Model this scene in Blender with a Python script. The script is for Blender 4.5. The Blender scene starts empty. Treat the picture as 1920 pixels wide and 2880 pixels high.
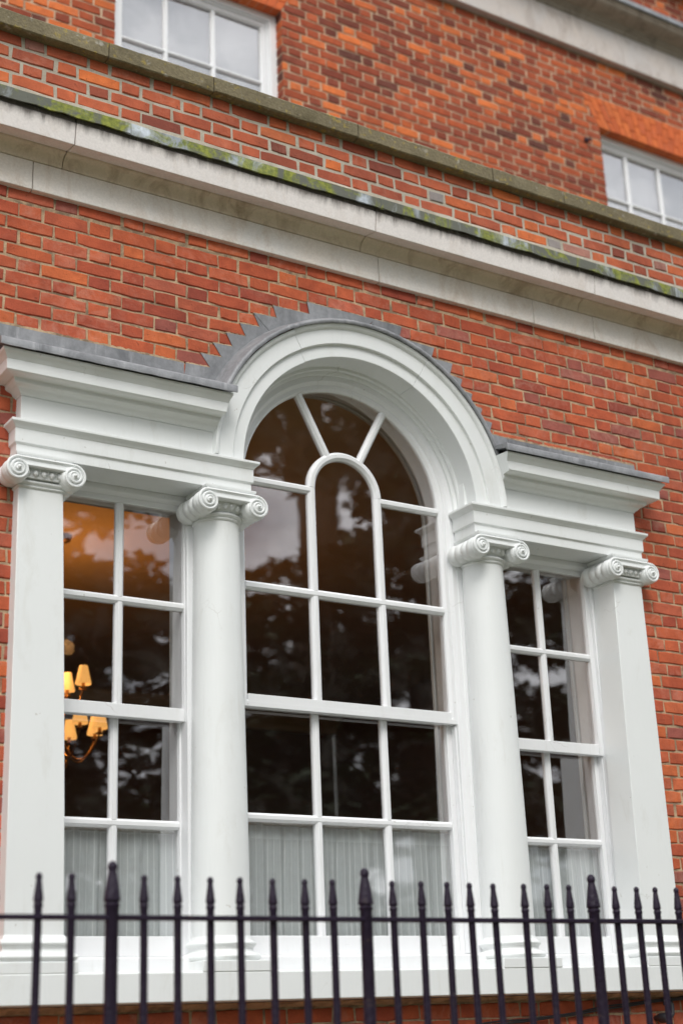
import bpy, bmesh, math, random
import numpy as np
from mathutils import Vector, Matrix

sc = bpy.context.scene
COL = sc.collection
random.seed(7)
PI = math.pi
R = math.radians

# ------------------------------------------------------------------ camera
CAM = Vector((0.0, -5.73, 1.5))
YAW, PITCH, ROLL = R(32.7178), R(19.398), R(-2.3315)
FWD = Vector((math.sin(YAW)*math.cos(PITCH), math.cos(YAW)*math.cos(PITCH), math.sin(PITCH)))
RT0 = Vector((math.cos(YAW), -math.sin(YAW), 0.0))
UP0 = RT0.cross(FWD)
RGT = RT0*math.cos(ROLL) + UP0*math.sin(ROLL)
UPV = -RT0*math.sin(ROLL) + UP0*math.cos(ROLL)
cam_d = bpy.data.cameras.new('camera')
cam = bpy.data.objects.new('camera', cam_d)
COL.objects.link(cam)
m = Matrix((RGT, UPV, -FWD)).transposed().to_4x4()
m.translation = CAM
cam.matrix_world = m
cam_d.sensor_fit = 'VERTICAL'
cam_d.sensor_height = 36.0
cam_d.sensor_width = 24.0
cam_d.lens = 52.593
cam_d.clip_start = 0.05
cam_d.clip_end = 2000
cam_d.dof.use_dof = True
cam_d.dof.focus_distance = 7.0
cam_d.dof.aperture_fstop = 1.45
sc.camera = cam

# ------------------------------------------------------------------ world: overcast sky with broken light cloud
SUN_EL, SUN_AZ = R(48), R(205)          # azimuth measured clockwise from +y
world = bpy.data.worlds.new('World')
sc.world = world
world.use_nodes = True
nt = world.node_tree
nt.nodes.clear()
def wn(t): return nt.nodes.new(t)
w_out = wn('ShaderNodeOutputWorld'); w_bg = wn('ShaderNodeBackground')
w_sky = wn('ShaderNodeTexSky'); w_sky.sky_type = 'NISHITA'; w_sky.sun_disc = False
w_sky.sun_elevation = SUN_EL; w_sky.sun_rotation = SUN_AZ
w_sky.air_density = 1.2; w_sky.dust_density = 3.0
w_tc = wn('ShaderNodeTexCoord'); w_map = wn('ShaderNodeMapping')
w_map.inputs['Scale'].default_value = (1.0, 1.0, 1.8); w_map.inputs['Location'].default_value = (0.37, 1.9, 0.55)
w_n1 = wn('ShaderNodeTexNoise'); w_n1.inputs['Scale'].default_value = 4.2; w_n1.inputs['Detail'].default_value = 9; w_n1.inputs['Roughness'].default_value = 0.58
w_r1 = wn('ShaderNodeValToRGB')
w_r1.color_ramp.elements[0].position = 0.40; w_r1.color_ramp.elements[0].color = (6.0, 6.5, 7.2, 1)
w_r1.color_ramp.elements[1].position = 0.60; w_r1.color_ramp.elements[1].color = (19.0, 19.0, 18.9, 1)
w_n2 = wn('ShaderNodeTexNoise'); w_n2.inputs['Scale'].default_value = 1.3; w_n2.inputs['Detail'].default_value = 6
w_r2 = wn('ShaderNodeValToRGB')
w_r2.color_ramp.elements[0].position = 0.34; w_r2.color_ramp.elements[0].color = (0.72, 0.72, 0.72, 1)
w_r2.color_ramp.elements[1].position = 0.52; w_r2.color_ramp.elements[1].color = (1, 1, 1, 1)
w_mix = wn('ShaderNodeMixRGB')
L = nt.links.new
L(w_tc.outputs['Generated'], w_map.inputs['Vector'])
L(w_map.outputs['Vector'], w_n1.inputs['Vector']); L(w_map.outputs['Vector'], w_n2.inputs['Vector'])
L(w_n1.outputs['Fac'], w_r1.inputs['Fac']); L(w_n2.outputs['Fac'], w_r2.inputs['Fac'])
L(w_r2.outputs['Color'], w_mix.inputs['Fac']); L(w_sky.outputs['Color'], w_mix.inputs['Color1']); L(w_r1.outputs['Color'], w_mix.inputs['Color2'])
# an overcast sky is about three times brighter overhead than at the horizon
w_sep = wn('ShaderNodeSeparateXYZ'); w_gr = wn('ShaderNodeMath'); w_gr.operation = 'MULTIPLY_ADD'; w_gr.inputs[1].default_value = 0.95; w_gr.inputs[2].default_value = 0.50
w_mul = wn('ShaderNodeVectorMath'); w_mul.operation = 'SCALE'; w_mx = wn('ShaderNodeMath'); w_mx.operation = 'MAXIMUM'; w_mx.inputs[1].default_value = 0.0
L(w_tc.outputs['Generated'], w_sep.inputs[0]); L(w_sep.outputs['Z'], w_mx.inputs[0]); L(w_mx.outputs[0], w_gr.inputs[0])
L(w_mix.outputs['Color'], w_mul.inputs[0]); L(w_gr.outputs[0], w_mul.inputs['Scale'])
L(w_mul.outputs[0], w_bg.inputs['Color']); w_bg.inputs['Strength'].default_value = 0.1
L(w_bg.outputs['Background'], w_out.inputs['Surface'])

sun_d = bpy.data.lights.new('sun', 'SUN')
sun_d.energy = 1.3; sun_d.angle = R(25); sun_d.color = (1.0, 0.965, 0.91)
sun = bpy.data.objects.new('sun', sun_d); COL.objects.link(sun)
sd = Vector((math.sin(SUN_AZ)*math.cos(SUN_EL), math.cos(SUN_AZ)*math.cos(SUN_EL), math.sin(SUN_EL)))
sun.rotation_euler = (-sd).to_track_quat('-Z', 'Y').to_euler()
sun.location = (6, -14, 16)

sc.view_settings.view_transform = 'Standard'
sc.view_settings.look = 'None'
sc.view_settings.exposure = 0.38
sc.view_settings.gamma = 1.0
sc.view_settings.use_curve_mapping = False
sc.cycles.max_bounces = 10
sc.cycles.transparent_max_bounces = 24
sc.cycles.glossy_bounces = 4
sc.cycles.use_denoising = True
sc.cycles.sample_clamp_indirect = 6.0

# ------------------------------------------------------------------ material helpers
def new_mat(name):
    mt = bpy.data.materials.new(name); mt.use_nodes = True
    n = mt.node_tree; b = n.nodes['Principled BSDF']
    return mt, n, b
def noise(n, scale, detail=4, rough=0.55, vec=None, dist=0.0):
    t = n.nodes.new('ShaderNodeTexNoise'); t.inputs['Scale'].default_value = scale
    t.inputs['Detail'].default_value = detail; t.inputs['Roughness'].default_value = rough
    t.inputs['Distortion'].default_value = dist
    if vec is not None: n.links.new(vec, t.inputs['Vector'])
    return t
def pos(n, scale=None, loc=None):
    g = n.nodes.new('ShaderNodeNewGeometry')
    if scale is None: return g.outputs['Position']
    mp = n.nodes.new('ShaderNodeMapping'); mp.inputs['Scale'].default_value = scale
    if loc: mp.inputs['Location'].default_value = loc
    n.links.new(g.outputs['Position'], mp.inputs['Vector']); return mp.outputs['Vector']
def ramp(n, fac, stops, interp='LINEAR'):
    r = n.nodes.new('ShaderNodeValToRGB'); e = r.color_ramp.elements
    r.color_ramp.interpolation = interp
    while len(e) < len(stops): e.new(0.5)
    for i, (p, c) in enumerate(stops):
        e[i].position = p
        e[i].color = (c, c, c, 1) if isinstance(c, (int, float)) else (c[0], c[1], c[2], 1)
    n.links.new(fac, r.inputs['Fac']); return r.outputs['Color']
def mixc(n, fac, a, b, mode='MIX'):
    x = n.nodes.new('ShaderNodeMixRGB'); x.blend_type = mode
    for s, v in (('Fac', fac), ('Color1', a), ('Color2', b)):
        if isinstance(v, (int, float)): x.inputs[s].default_value = v if s == 'Fac' else (v, v, v, 1)
        elif isinstance(v, tuple): x.inputs[s].default_value = (v[0], v[1], v[2], 1)
        else: n.links.new(v, x.inputs[s])
    return x.outputs['Color']
def bump(n, b, h, strength=0.3, dist=0.004, normal=None):
    bm = n.nodes.new('ShaderNodeBump'); bm.inputs['Strength'].default_value = strength; bm.inputs['Distance'].default_value = dist
    n.links.new(h, bm.inputs['Height'])
    if normal is not None: n.links.new(normal, bm.inputs['Normal'])
    n.links.new(bm.outputs['Normal'], b.inputs['Normal']); return bm.outputs['Normal']
def setc(n, b, c):
    if isinstance(c, tuple): b.inputs['Base Color'].default_value = (c[0], c[1], c[2], 1)
    else: n.links.new(c, b.inputs['Base Color'])

M = {}
def mk_brick(key, stops, bloom=0.25, dark=0.75):
    mt, n, b = new_mat(key)
    at = n.nodes.new('ShaderNodeAttribute'); at.attribute_name = 'tone'
    sp = n.nodes.new('ShaderNodeSeparateColor'); n.links.new(at.outputs['Color'], sp.inputs['Color'])
    base = ramp(n, sp.outputs['Red'], stops)
    # each brick gets its own slice of the grain
    off = n.nodes.new('ShaderNodeVectorMath'); off.operation = 'SCALE'; n.links.new(at.outputs['Color'], off.inputs[0]); off.inputs['Scale'].default_value = 37.0
    ad = n.nodes.new('ShaderNodeVectorMath'); ad.operation = 'ADD'; n.links.new(pos(n), ad.inputs[0]); n.links.new(off.outputs[0], ad.inputs[1])
    v = ad.outputs[0]
    big = noise(n, 9, 5, 0.6, v, 0.6)
    c = mixc(n, ramp(n, big.outputs['Fac'], [(0.3, 0.0), (0.75, 1.0)]), base, mixc(n, 1.0, base, (0.62, 0.55, 0.56), 'MULTIPLY'))
    # pale chalky bloom that only some bricks carry
    bl = noise(n, 14, 6, 0.7, v, 1.2)
    amt = n.nodes.new('ShaderNodeMath'); amt.operation = 'MULTIPLY'
    n.links.new(ramp(n, bl.outputs['Fac'], [(0.45, 0.0), (0.72, 1.0)]), amt.inputs[0])
    n.links.new(ramp(n, sp.outputs['Green'], [(0.35, 0.0), (1.0, bloom)]), amt.inputs[1])
    c = mixc(n, amt.outputs[0], c, (0.62, 0.36, 0.27))
    fine = noise(n, 140, 4, 0.65, v)
    c = mixc(n, 0.5, c, ramp(n, fine.outputs['Fac'], [(0.25, dark), (0.6, 1.0), (0.85, 1.12)]), 'MULTIPLY')
    soot = noise(n, 0.9, 6, 0.65, pos(n, (1.0, 1.0, 0.55)), 0.5)
    c = mixc(n, 0.75, c, ramp(n, soot.outputs['Fac'], [(0.28, 0.52), (0.5, 0.98), (0.75, 1.16)]), 'MULTIPLY')
    pit = noise(n, 46, 3, 0.5, v, 0.8)
    pits = ramp(n, pit.outputs['Fac'], [(0.25, 1.0), (0.33, 0.0)])
    c = mixc(n, mixc(n, 0.5, pits, 0.0), c, (0.07, 0.02, 0.012))
    setc(n, b, c); b.inputs['Roughness'].default_value = 0.88
    hs = n.nodes.new('ShaderNodeMath'); hs.operation = 'SUBTRACT'
    n.links.new(fine.outputs['Fac'], hs.inputs[0]); n.links.new(pits, hs.inputs[1])
    n1 = bump(n, b, hs.outputs[0], 0.45, 0.003)
    crease = noise(n, 22, 5, 0.62, v, 1.6)
    bump(n, b, crease.outputs['Fac'], 0.5, 0.006, n1)
    M[key] = mt
mk_brick('brick_bay', [(0.0, (0.34, 0.066, 0.040)), (0.2, (0.44, 0.082, 0.041)), (0.42, (0.55, 0.110, 0.044)), (0.62, (0.61, 0.131, 0.047)), (0.8, (0.57, 0.135, 0.072)), (0.9, (0.72, 0.172, 0.052)), (1.0, (0.40, 0.110, 0.080))], 0.42)
mk_brick('brick_parapet', [(0.0, (0.264, 0.063, 0.038)), (0.25, (0.46, 0.105, 0.048)), (0.55, (0.570, 0.132, 0.054)), (0.78, (0.636, 0.153, 0.051)), (0.9, (0.768, 0.194, 0.048)), (0.95, (0.552, 0.163, 0.090)), (0.975, (0.30, 0.27, 0.26)), (1.0, (0.34, 0.31, 0.30))], 0.35)
mk_brick('brick_upper', [(0.0, (0.132, 0.033, 0.018)), (0.18, (0.240, 0.047, 0.020)), (0.42, (0.384, 0.071, 0.022)), (0.66, (0.516, 0.102, 0.026)), (0.84, (0.636, 0.141, 0.031)), (1.0, (0.780, 0.194, 0.043))], 0.16)
mk_brick('brick_rubbed', [(0.0, (0.624, 0.128, 0.033)), (0.5, (0.720, 0.158, 0.037)), (1.0, (0.780, 0.194, 0.045))], 0.12, 0.85)

def mk_mortar(key, a, bcol, dirt, dirt_amt=0.6):
    mt, n, b = new_mat(key)
    p = pos(n)
    x = noise(n, 3.2, 6, 0.6, p); f = noise(n, 160, 3, 0.6, p); d = noise(n, 11, 5, 0.65, p, 0.7)
    c = mixc(n, ramp(n, x.outputs['Fac'], [(0.35, 0.0), (0.65, 1.0)]), a, bcol)
    c = mixc(n, mixc(n, 1.0 - dirt_amt, ramp(n, d.outputs['Fac'], [(0.42, 0.0), (0.60, 1.0)]), 0.0), c, dirt)
    c = mixc(n, 0.6, c, ramp(n, f.outputs['Fac'], [(0.3, 0.7), (0.65, 1.1)]), 'MULTIPLY')
    setc(n, b, c); b.inputs['Roughness'].default_value = 0.95
    bump(n, b, f.outputs['Fac'], 0.7, 0.004)
    M[key] = mt
mk_mortar('mortar_bay', (0.60, 0.44, 0.28), (0.48, 0.34, 0.21), (0.13, 0.09, 0.06), 0.7)
mk_mortar('mortar_parapet', (0.53, 0.50, 0.42), (0.47, 0.42, 0.34), (0.34, 0.29, 0.22), 0.5)
mk_mortar('mortar_upper', (0.62, 0.44, 0.30), (0.54, 0.37, 0.24), (0.15, 0.09, 0.055), 0.5)

def mk_paint(key, col, wear=0.05, rough=0.42):
    mt, n, b = new_mat(key)
    p = pos(n)
    a = noise(n, 1.7, 5, 0.6, p); f = noise(n, 60, 3, 0.5, pos(n, (1, 1, 0.12)))
    g = noise(n, 7, 6, 0.7, pos(n, (1.0, 1.0, 0.35)), 0.5)
    c = mixc(n, ramp(n, a.outputs['Fac'], [(0.3, 0.0), (0.7, 1.0)]), col, tuple(v*0.955 for v in col))
    c = mixc(n, mixc(n, 1-wear, ramp(n, g.outputs['Fac'], [(0.56, 0.0), (0.78, 1.0)]), 0.0), c, (0.52, 0.50, 0.43))
    sp = noise(n, 34, 2, 0.5, p)
    c = mixc(n, ramp(n, sp.outputs['Fac'], [(0.755, 0.0), (0.775, 0.45)]), c, (0.40, 0.37, 0.31))
    vo = n.nodes.new('ShaderNodeTexVoronoi'); vo.feature = 'DISTANCE_TO_EDGE'; vo.inputs['Scale'].default_value = 5.5
    wob = noise(n, 9, 3, 0.6, p); wv = n.nodes.new('ShaderNodeVectorMath'); wv.operation = 'MULTIPLY_ADD'; wv.inputs[1].default_value = (0.12, 0.12, 0.12)
    n.links.new(wob.outputs['Color'], wv.inputs[0]); n.links.new(p, wv.inputs[2]); n.links.new(wv.outputs[0], vo.inputs['Vector'])
    msk = noise(n, 2.3, 4, 0.6, p); mm = n.nodes.new('ShaderNodeMath'); mm.operation = 'MULTIPLY'
    n.links.new(ramp(n, vo.outputs['Distance'], [(0.0, 1.0), (0.010, 0.0)]), mm.inputs[0]); n.links.new(ramp(n, msk.outputs['Fac'], [(0.60, 0.0), (0.66, 0.55)]), mm.inputs[1])
    c = mixc(n, mm.outputs[0], c, (0.33, 0.30, 0.25))
    run = noise(n, 26, 5, 0.7, pos(n, (1.0, 1.0, 0.05))); rm = noise(n, 1.9, 3, 0.5, p)
    rr = n.nodes.new('ShaderNodeMath'); rr.operation = 'MULTIPLY'
    n.links.new(ramp(n, run.outputs['Fac'], [(0.58, 0.0), (0.72, 1.0)]), rr.inputs[0]); n.links.new(ramp(n, rm.outputs['Fac'], [(0.52, 0.0), (0.68, 0.30)]), rr.inputs[1])
    c = mixc(n, rr.outputs[0], c, (0.50, 0.47, 0.39))
    setc(n, b, c); b.inputs['Roughness'].default_value = rough
    n1 = bump(n, b, f.outputs['Fac'], 0.28, 0.003)
    bump(n, b, a.outputs['Fac'], 0.12, 0.01, n1)
    M[key] = mt
mk_paint('paint', (0.81, 0.83, 0.825), 0.3)
mk_paint('paint_sash', (0.83, 0.84, 0.85), 0.16, 0.35)
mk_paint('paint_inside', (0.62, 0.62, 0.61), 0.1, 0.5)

def mk_lead(key, moss):
    mt, n, b = new_mat(key)
    p = pos(n)
    a = noise(n, 6, 6, 0.65, pos(n, (1, 1, 0.5)), 0.6); f = noise(n, 45, 4, 0.6, p)
    c = mixc(n, ramp(n, a.outputs['Fac'], [(0.3, 0.0), (0.7, 1.0)]), (0.145, 0.15, 0.16), (0.33, 0.335, 0.35))
    c = mixc(n, 0.5, c, ramp(n, f.outputs['Fac'], [(0.3, 0.75), (0.7, 1.15)]), 'MULTIPLY')
    stk = noise(n, 22, 5, 0.7, pos(n, (1, 1, 0.12))); c = mixc(n, ramp(n, stk.outputs['Fac'], [(0.60, 0.0), (0.74, 0.55)]), c, (0.48, 0.48, 0.50))
    if moss:
        st = noise(n, 3.4, 5, 0.62, pos(n, (1.7, 1, 0.5)), 0.8)
        c = mixc(n, ramp(n, st.outputs['Fac'], [(0.38, 0.0), (0.50, 1.0)]), mixc(n, 1.0, c, (1.9, 2.05, 2.15), 'MULTIPLY'), (0.13, 0.135, 0.11))
        mo = noise(n, 4.6, 6, 0.7, pos(n, (1.5, 1, 1.0), (3.3, 0, 0)), 1.0)
        mc = mixc(n, ramp(n, f.outputs['Fac'], [(0.35, 0.0), (0.65, 1.0)]), (0.13, 0.16, 0.02), (0.32, 0.34, 0.04))
        c = mixc(n, ramp(n, mo.outputs['Fac'], [(0.47, 0.0), (0.58, 0.9)]), c, mc)
        b.inputs['Roughness'].default_value = 0.8
    else:
        b.inputs['Roughness'].default_value = 0.55; b.inputs['Metallic'].default_value = 0.15
    setc(n, b, c)
    n1 = bump(n, b, f.outputs['Fac'], 0.3, 0.004)
    bump(n, b, a.outputs['Fac'], 0.4, 0.012, n1)
    M[key] = mt
mk_lead('lead', False); mk_lead('lead_mossy', True)

def mk_stone(key, a, bb, stain, stain_amt=0.6, drip=None):
    mt, n, b = new_mat(key)
    p = pos(n)
    x = noise(n, 2.3, 6, 0.6, p, 0.4); f = noise(n, 90, 4, 0.6, p); s = noise(n, 5.5, 7, 0.72, pos(n, (1.0, 1.0, 0.45)), 1.0)
    c = mixc(n, ramp(n, x.outputs['Fac'], [(0.3, 0.0), (0.7, 1.0)]), a, bb)
    c = mixc(n, mixc(n, 1-stain_amt, ramp(n, s.outputs['Fac'], [(0.50, 0.0), (0.70, 1.0)]), 0.0), c, stain)
    if drip:   # soot washed down the face from the edge above, in ragged tongues
        z0, z1 = drip
        sep = n.nodes.new('ShaderNodeSeparateXYZ'); n.links.new(p, sep.inputs[0])
        mr = n.nodes.new('ShaderNodeMapRange'); mr.inputs['From Min'].default_value = z0; mr.inputs['From Max'].default_value = z1
        n.links.new(sep.outputs['Z'], mr.inputs['Value'])
        ton = noise(n, 16, 6, 0.7, pos(n, (1, 1, 0.15)))
        ml = n.nodes.new('ShaderNodeMath'); ml.operation = 'MULTIPLY_ADD'; ml.inputs[1].default_value = 1.1
        n.links.new(ton.outputs['Fac'], ml.inputs[0]); n.links.new(mr.outputs['Result'], ml.inputs[2])
        hv = n.nodes.new('ShaderNodeMath'); hv.operation = 'MULTIPLY'; hv.inputs[1].default_value = 0.5; n.links.new(ml.outputs[0], hv.inputs[0])
        c = mixc(n, ramp(n, hv.outputs[0], [(0.54, 0.0), (0.66, 0.35), (0.76, 0.85)]), c, (0.11, 0.09, 0.08))
    c = mixc(n, 0.5, c, ramp(n, f.outputs['Fac'], [(0.25, 0.8), (0.65, 1.06)]), 'MULTIPLY')
    setc(n, b, c); b.inputs['Roughness'].default_value = 0.9
    bump(n, b, f.outputs['Fac'], 0.35, 0.004)
    M[key] = mt
mk_stone('stone_frieze', (0.79, 0.77, 0.745), (0.82, 0.745, 0.67), (0.56, 0.44, 0.34), 0.6)
mk_stone('stone_corona', (0.80, 0.755, 0.73), (0.84, 0.79, 0.76), (0.58, 0.48, 0.40), 0.4, (5.385, 5.505))
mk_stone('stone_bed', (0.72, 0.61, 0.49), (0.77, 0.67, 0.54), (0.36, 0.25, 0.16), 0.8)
mk_stone('stone_upper', (0.56, 0.53, 0.52), (0.62, 0.54, 0.48), (0.32, 0.25, 0.21), 0.65)
mk_stone('stone_upper_dark', (0.30, 0.26, 0.21), (0.36, 0.31, 0.25), (0.13, 0.11, 0.09), 0.8)
mk_stone('concrete', (0.42, 0.40, 0.36), (0.36, 0.34, 0.31), (0.25, 0.23, 0.2), 0.5)
def mk_coping():
    mt, n, b = new_mat('coping')
    p = pos(n)
    x = noise(n, 4, 6, 0.65, p, 0.5); f = noise(n, 70, 5, 0.65, p); s = noise(n, 26, 3, 0.6, p)
    c = mixc(n, ramp(n, x.outputs['Fac'], [(0.3, 0.0), (0.7, 1.0)]), (0.15, 0.125, 0.072), (0.235, 0.195, 0.115))
    c = mixc(n, ramp(n, s.outputs['Fac'], [(0.60, 0.0), (0.68, 0.7)]), c, (0.36, 0.27, 0.06))
    s2 = noise(n, 17, 4, 0.6, pos(n, None) if False else p, 0.4)
    c = mixc(n, ramp(n, s2.outputs['Fac'], [(0.62, 0.0), (0.70, 0.7)]), c, (0.40, 0.38, 0.33))
    c = mixc(n, 0.7, c, ramp(n, f.outputs['Fac'], [(0.3, 0.6), (0.7, 1.2)]), 'MULTIPLY')
    setc(n, b, c); b.inputs['Roughness'].default_value = 0.95
    bump(n, b, f.outputs['Fac'], 0.8, 0.008)
    M['coping'] = mt
mk_coping()

def mk_simple(key, col, rough=0.5, metal=0.0, nscale=30, amt=0.15, bmp=0.15):
    mt, n, b = new_mat(key)
    f = noise(n, nscale, 4, 0.6, pos(n))
    c = mixc(n, ramp(n, f.outputs['Fac'], [(0.3, 0.0), (0.7, 1.0)]), col, tuple(v*(1-amt) for v in col))
    setc(n, b, c); b.inputs['Roughness'].default_value = rough; b.inputs['Metallic'].default_value = metal
    bump(n, b, f.outputs['Fac'], bmp, 0.003)
    M[key] = mt; return mt, n, b
def mk_iron():
    mt, n, b = new_mat('iron')
    p = pos(n); f = noise(n, 55, 4, 0.6, p); s = noise(n, 21, 5, 0.7, p, 0.5)
    c = mixc(n, ramp(n, f.outputs['Fac'], [(0.3, 0.0), (0.7, 1.0)]), (0.011, 0.005, 0.017), (0.018, 0.010, 0.026))
    c = mixc(n, ramp(n, s.outputs['Fac'], [(0.62, 0.0), (0.70, 0.6)]), c, (0.11, 0.075, 0.045))
    setc(n, b, c); b.inputs['Roughness'].default_value = 0.5; b.inputs['Specular IOR Level'].default_value = 0.3
    bump(n, b, f.outputs['Fac'], 0.8, 0.006); M['iron'] = mt
mk_iron()
mk_simple('cable', (0.02, 0.02, 0.024), 0.5)
mk_simple('bark', (0.09, 0.065, 0.045), 0.95, 0, 12, 0.5, 0.8)
mk_simple('brass', (0.42, 0.22, 0.06), 0.35, 0.8, 30, 0.2)
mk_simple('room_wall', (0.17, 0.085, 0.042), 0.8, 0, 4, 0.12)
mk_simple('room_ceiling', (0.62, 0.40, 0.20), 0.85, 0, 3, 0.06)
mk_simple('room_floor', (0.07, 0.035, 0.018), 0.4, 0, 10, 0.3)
mk_simple('backing', (0.20, 0.205, 0.21), 0.9, 0, 6, 0.06)
mk_simple('roof_lead', (0.2, 0.2, 0.22), 0.7)
def mk_ground():
    mt, n, b = new_mat('ground')
    p = pos(n); a = noise(n, 0.35, 6, 0.6, p); f = noise(n, 28, 4, 0.6, p)
    c = mixc(n, ramp(n, a.outputs['Fac'], [(0.35, 0.0), (0.65, 1.0)]), (0.10, 0.105, 0.06), (0.14, 0.135, 0.085))
    c = mixc(n, 0.6, c, ramp(n, f.outputs['Fac'], [(0.3, 0.6), (0.7, 1.2)]), 'MULTIPLY')
    setc(n, b, c); b.inputs['Roughness'].default_value = 0.95; bump(n, b, f.outputs['Fac'], 0.6, 0.02)
    M['ground'] = mt
mk_ground()
def mk_leaf(key, a, bb):
    mt, n, b = new_mat(key)
    f = noise(n, 0.9, 4, 0.6, pos(n)); g = noise(n, 11, 2, 0.5, pos(n))
    c = mixc(n, ramp(n, f.outputs['Fac'], [(0.3, 0.0), (0.7, 1.0)]), a, bb)
    c = mixc(n, 0.6, c, ramp(n, g.outputs['Fac'], [(0.3, 0.6), (0.7, 1.3)]), 'MULTIPLY')
    setc(n, b, c); b.inputs['Roughness'].default_value = 0.7
    M[key] = mt
mk_leaf('needles', (0.030, 0.048, 0.022), (0.055, 0.075, 0.030))
mk_leaf('leaves', (0.05, 0.08, 0.02), (0.09, 0.12, 0.035))

def mk_glass(key, boost, wav):
    mt = bpy.data.materials.new(key); mt.use_nodes = True
    n = mt.node_tree; n.nodes.clear()
    out = n.nodes.new('ShaderNodeOutputMaterial'); mx = n.nodes.new('ShaderNodeMixShader')
    tr = n.nodes.new('ShaderNodeBsdfTransparent'); tr.inputs['Color'].default_value = (0.98, 0.985, 0.98, 1)
    gl = n.nodes.new('ShaderNodeBsdfGlossy'); gl.inputs['Roughness'].default_value = 0.0; gl.inputs['Color'].default_value = (0.98, 0.97, 1.0, 1)
    # reflectance by angle, the same from either side of the thin pane
    ge = n.nodes.new('ShaderNodeNewGeometry'); dt = n.nodes.new('ShaderNodeVectorMath'); dt.operation = 'DOT_PRODUCT'
    n.links.new(ge.outputs['Incoming'], dt.inputs[0]); n.links.new(ge.outputs['Normal'], dt.inputs[1])
    ab = n.nodes.new('ShaderNodeMath'); ab.operation = 'ABSOLUTE'; n.links.new(dt.outputs['Value'], ab.inputs[0])
    om = n.nodes.new('ShaderNodeMath'); om.operation = 'SUBTRACT'; om.inputs[0].default_value = 1.0; n.links.new(ab.outputs[0], om.inputs[1])
    pw = n.nodes.new('ShaderNodeMath'); pw.operation = 'POWER'; pw.inputs[1].default_value = 5.0; n.links.new(om.outputs[0], pw.inputs[0])
    fr = n.nodes.new('ShaderNodeMath'); fr.operation = 'MULTIPLY_ADD'; fr.inputs[1].default_value = 0.96; fr.inputs[2].default_value = 0.04; n.links.new(pw.outputs[0], fr.inputs[0])
    mu = n.nodes.new('ShaderNodeMath'); mu.operation = 'MULTIPLY'; mu.inputs[1].default_value = boost; mu.use_clamp = True
    w = noise(n, 3.5, 2, 0.4, pos(n))
    bm = n.nodes.new('ShaderNodeBump'); bm.inputs['Strength'].default_value = 1.0; bm.inputs['Distance'].default_value = wav
    n.links.new(w.outputs['Fac'], bm.inputs['Height'])
    n.links.new(bm.outputs['Normal'], gl.inputs['Normal'])
    n.links.new(fr.outputs[0], mu.inputs[0]); n.links.new(mu.outputs[0], mx.inputs['Fac'])
    # a little dust on the outside
    df = n.nodes.new('ShaderNodeBsdfDiffuse'); df.inputs['Color'].default_value = (0.5, 0.48, 0.45, 1)
    dn = noise(n, 5, 6, 0.7, pos(n), 0.6); dsp = noise(n, 120, 2, 0.5, pos(n))
    da = n.nodes.new('ShaderNodeMath'); da.operation = 'ADD'
    n.links.new(ramp(n, dn.outputs['Fac'], [(0.5, 0.004), (0.8, 0.03)]), da.inputs[0])
    n.links.new(ramp(n, dsp.outputs['Fac'], [(0.78, 0.0), (0.82, 0.12)]), da.inputs[1])
    m2 = n.nodes.new('ShaderNodeMixShader')
    n.links.new(tr.outputs[0], mx.inputs[1]); n.links.new(gl.outputs[0], mx.inputs[2])
    n.links.new(da.outputs[0], m2.inputs['Fac']); n.links.new(mx.outputs[0], m2.inputs[1]); n.links.new(df.outputs[0], m2.inputs[2])
    n.links.new(m2.outputs[0], out.inputs['Surface'])
    M[key] = mt
mk_glass('glass', 3.5, 0.0005)
mk_glass('glass_upper', 3.7, 0.0010)

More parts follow.
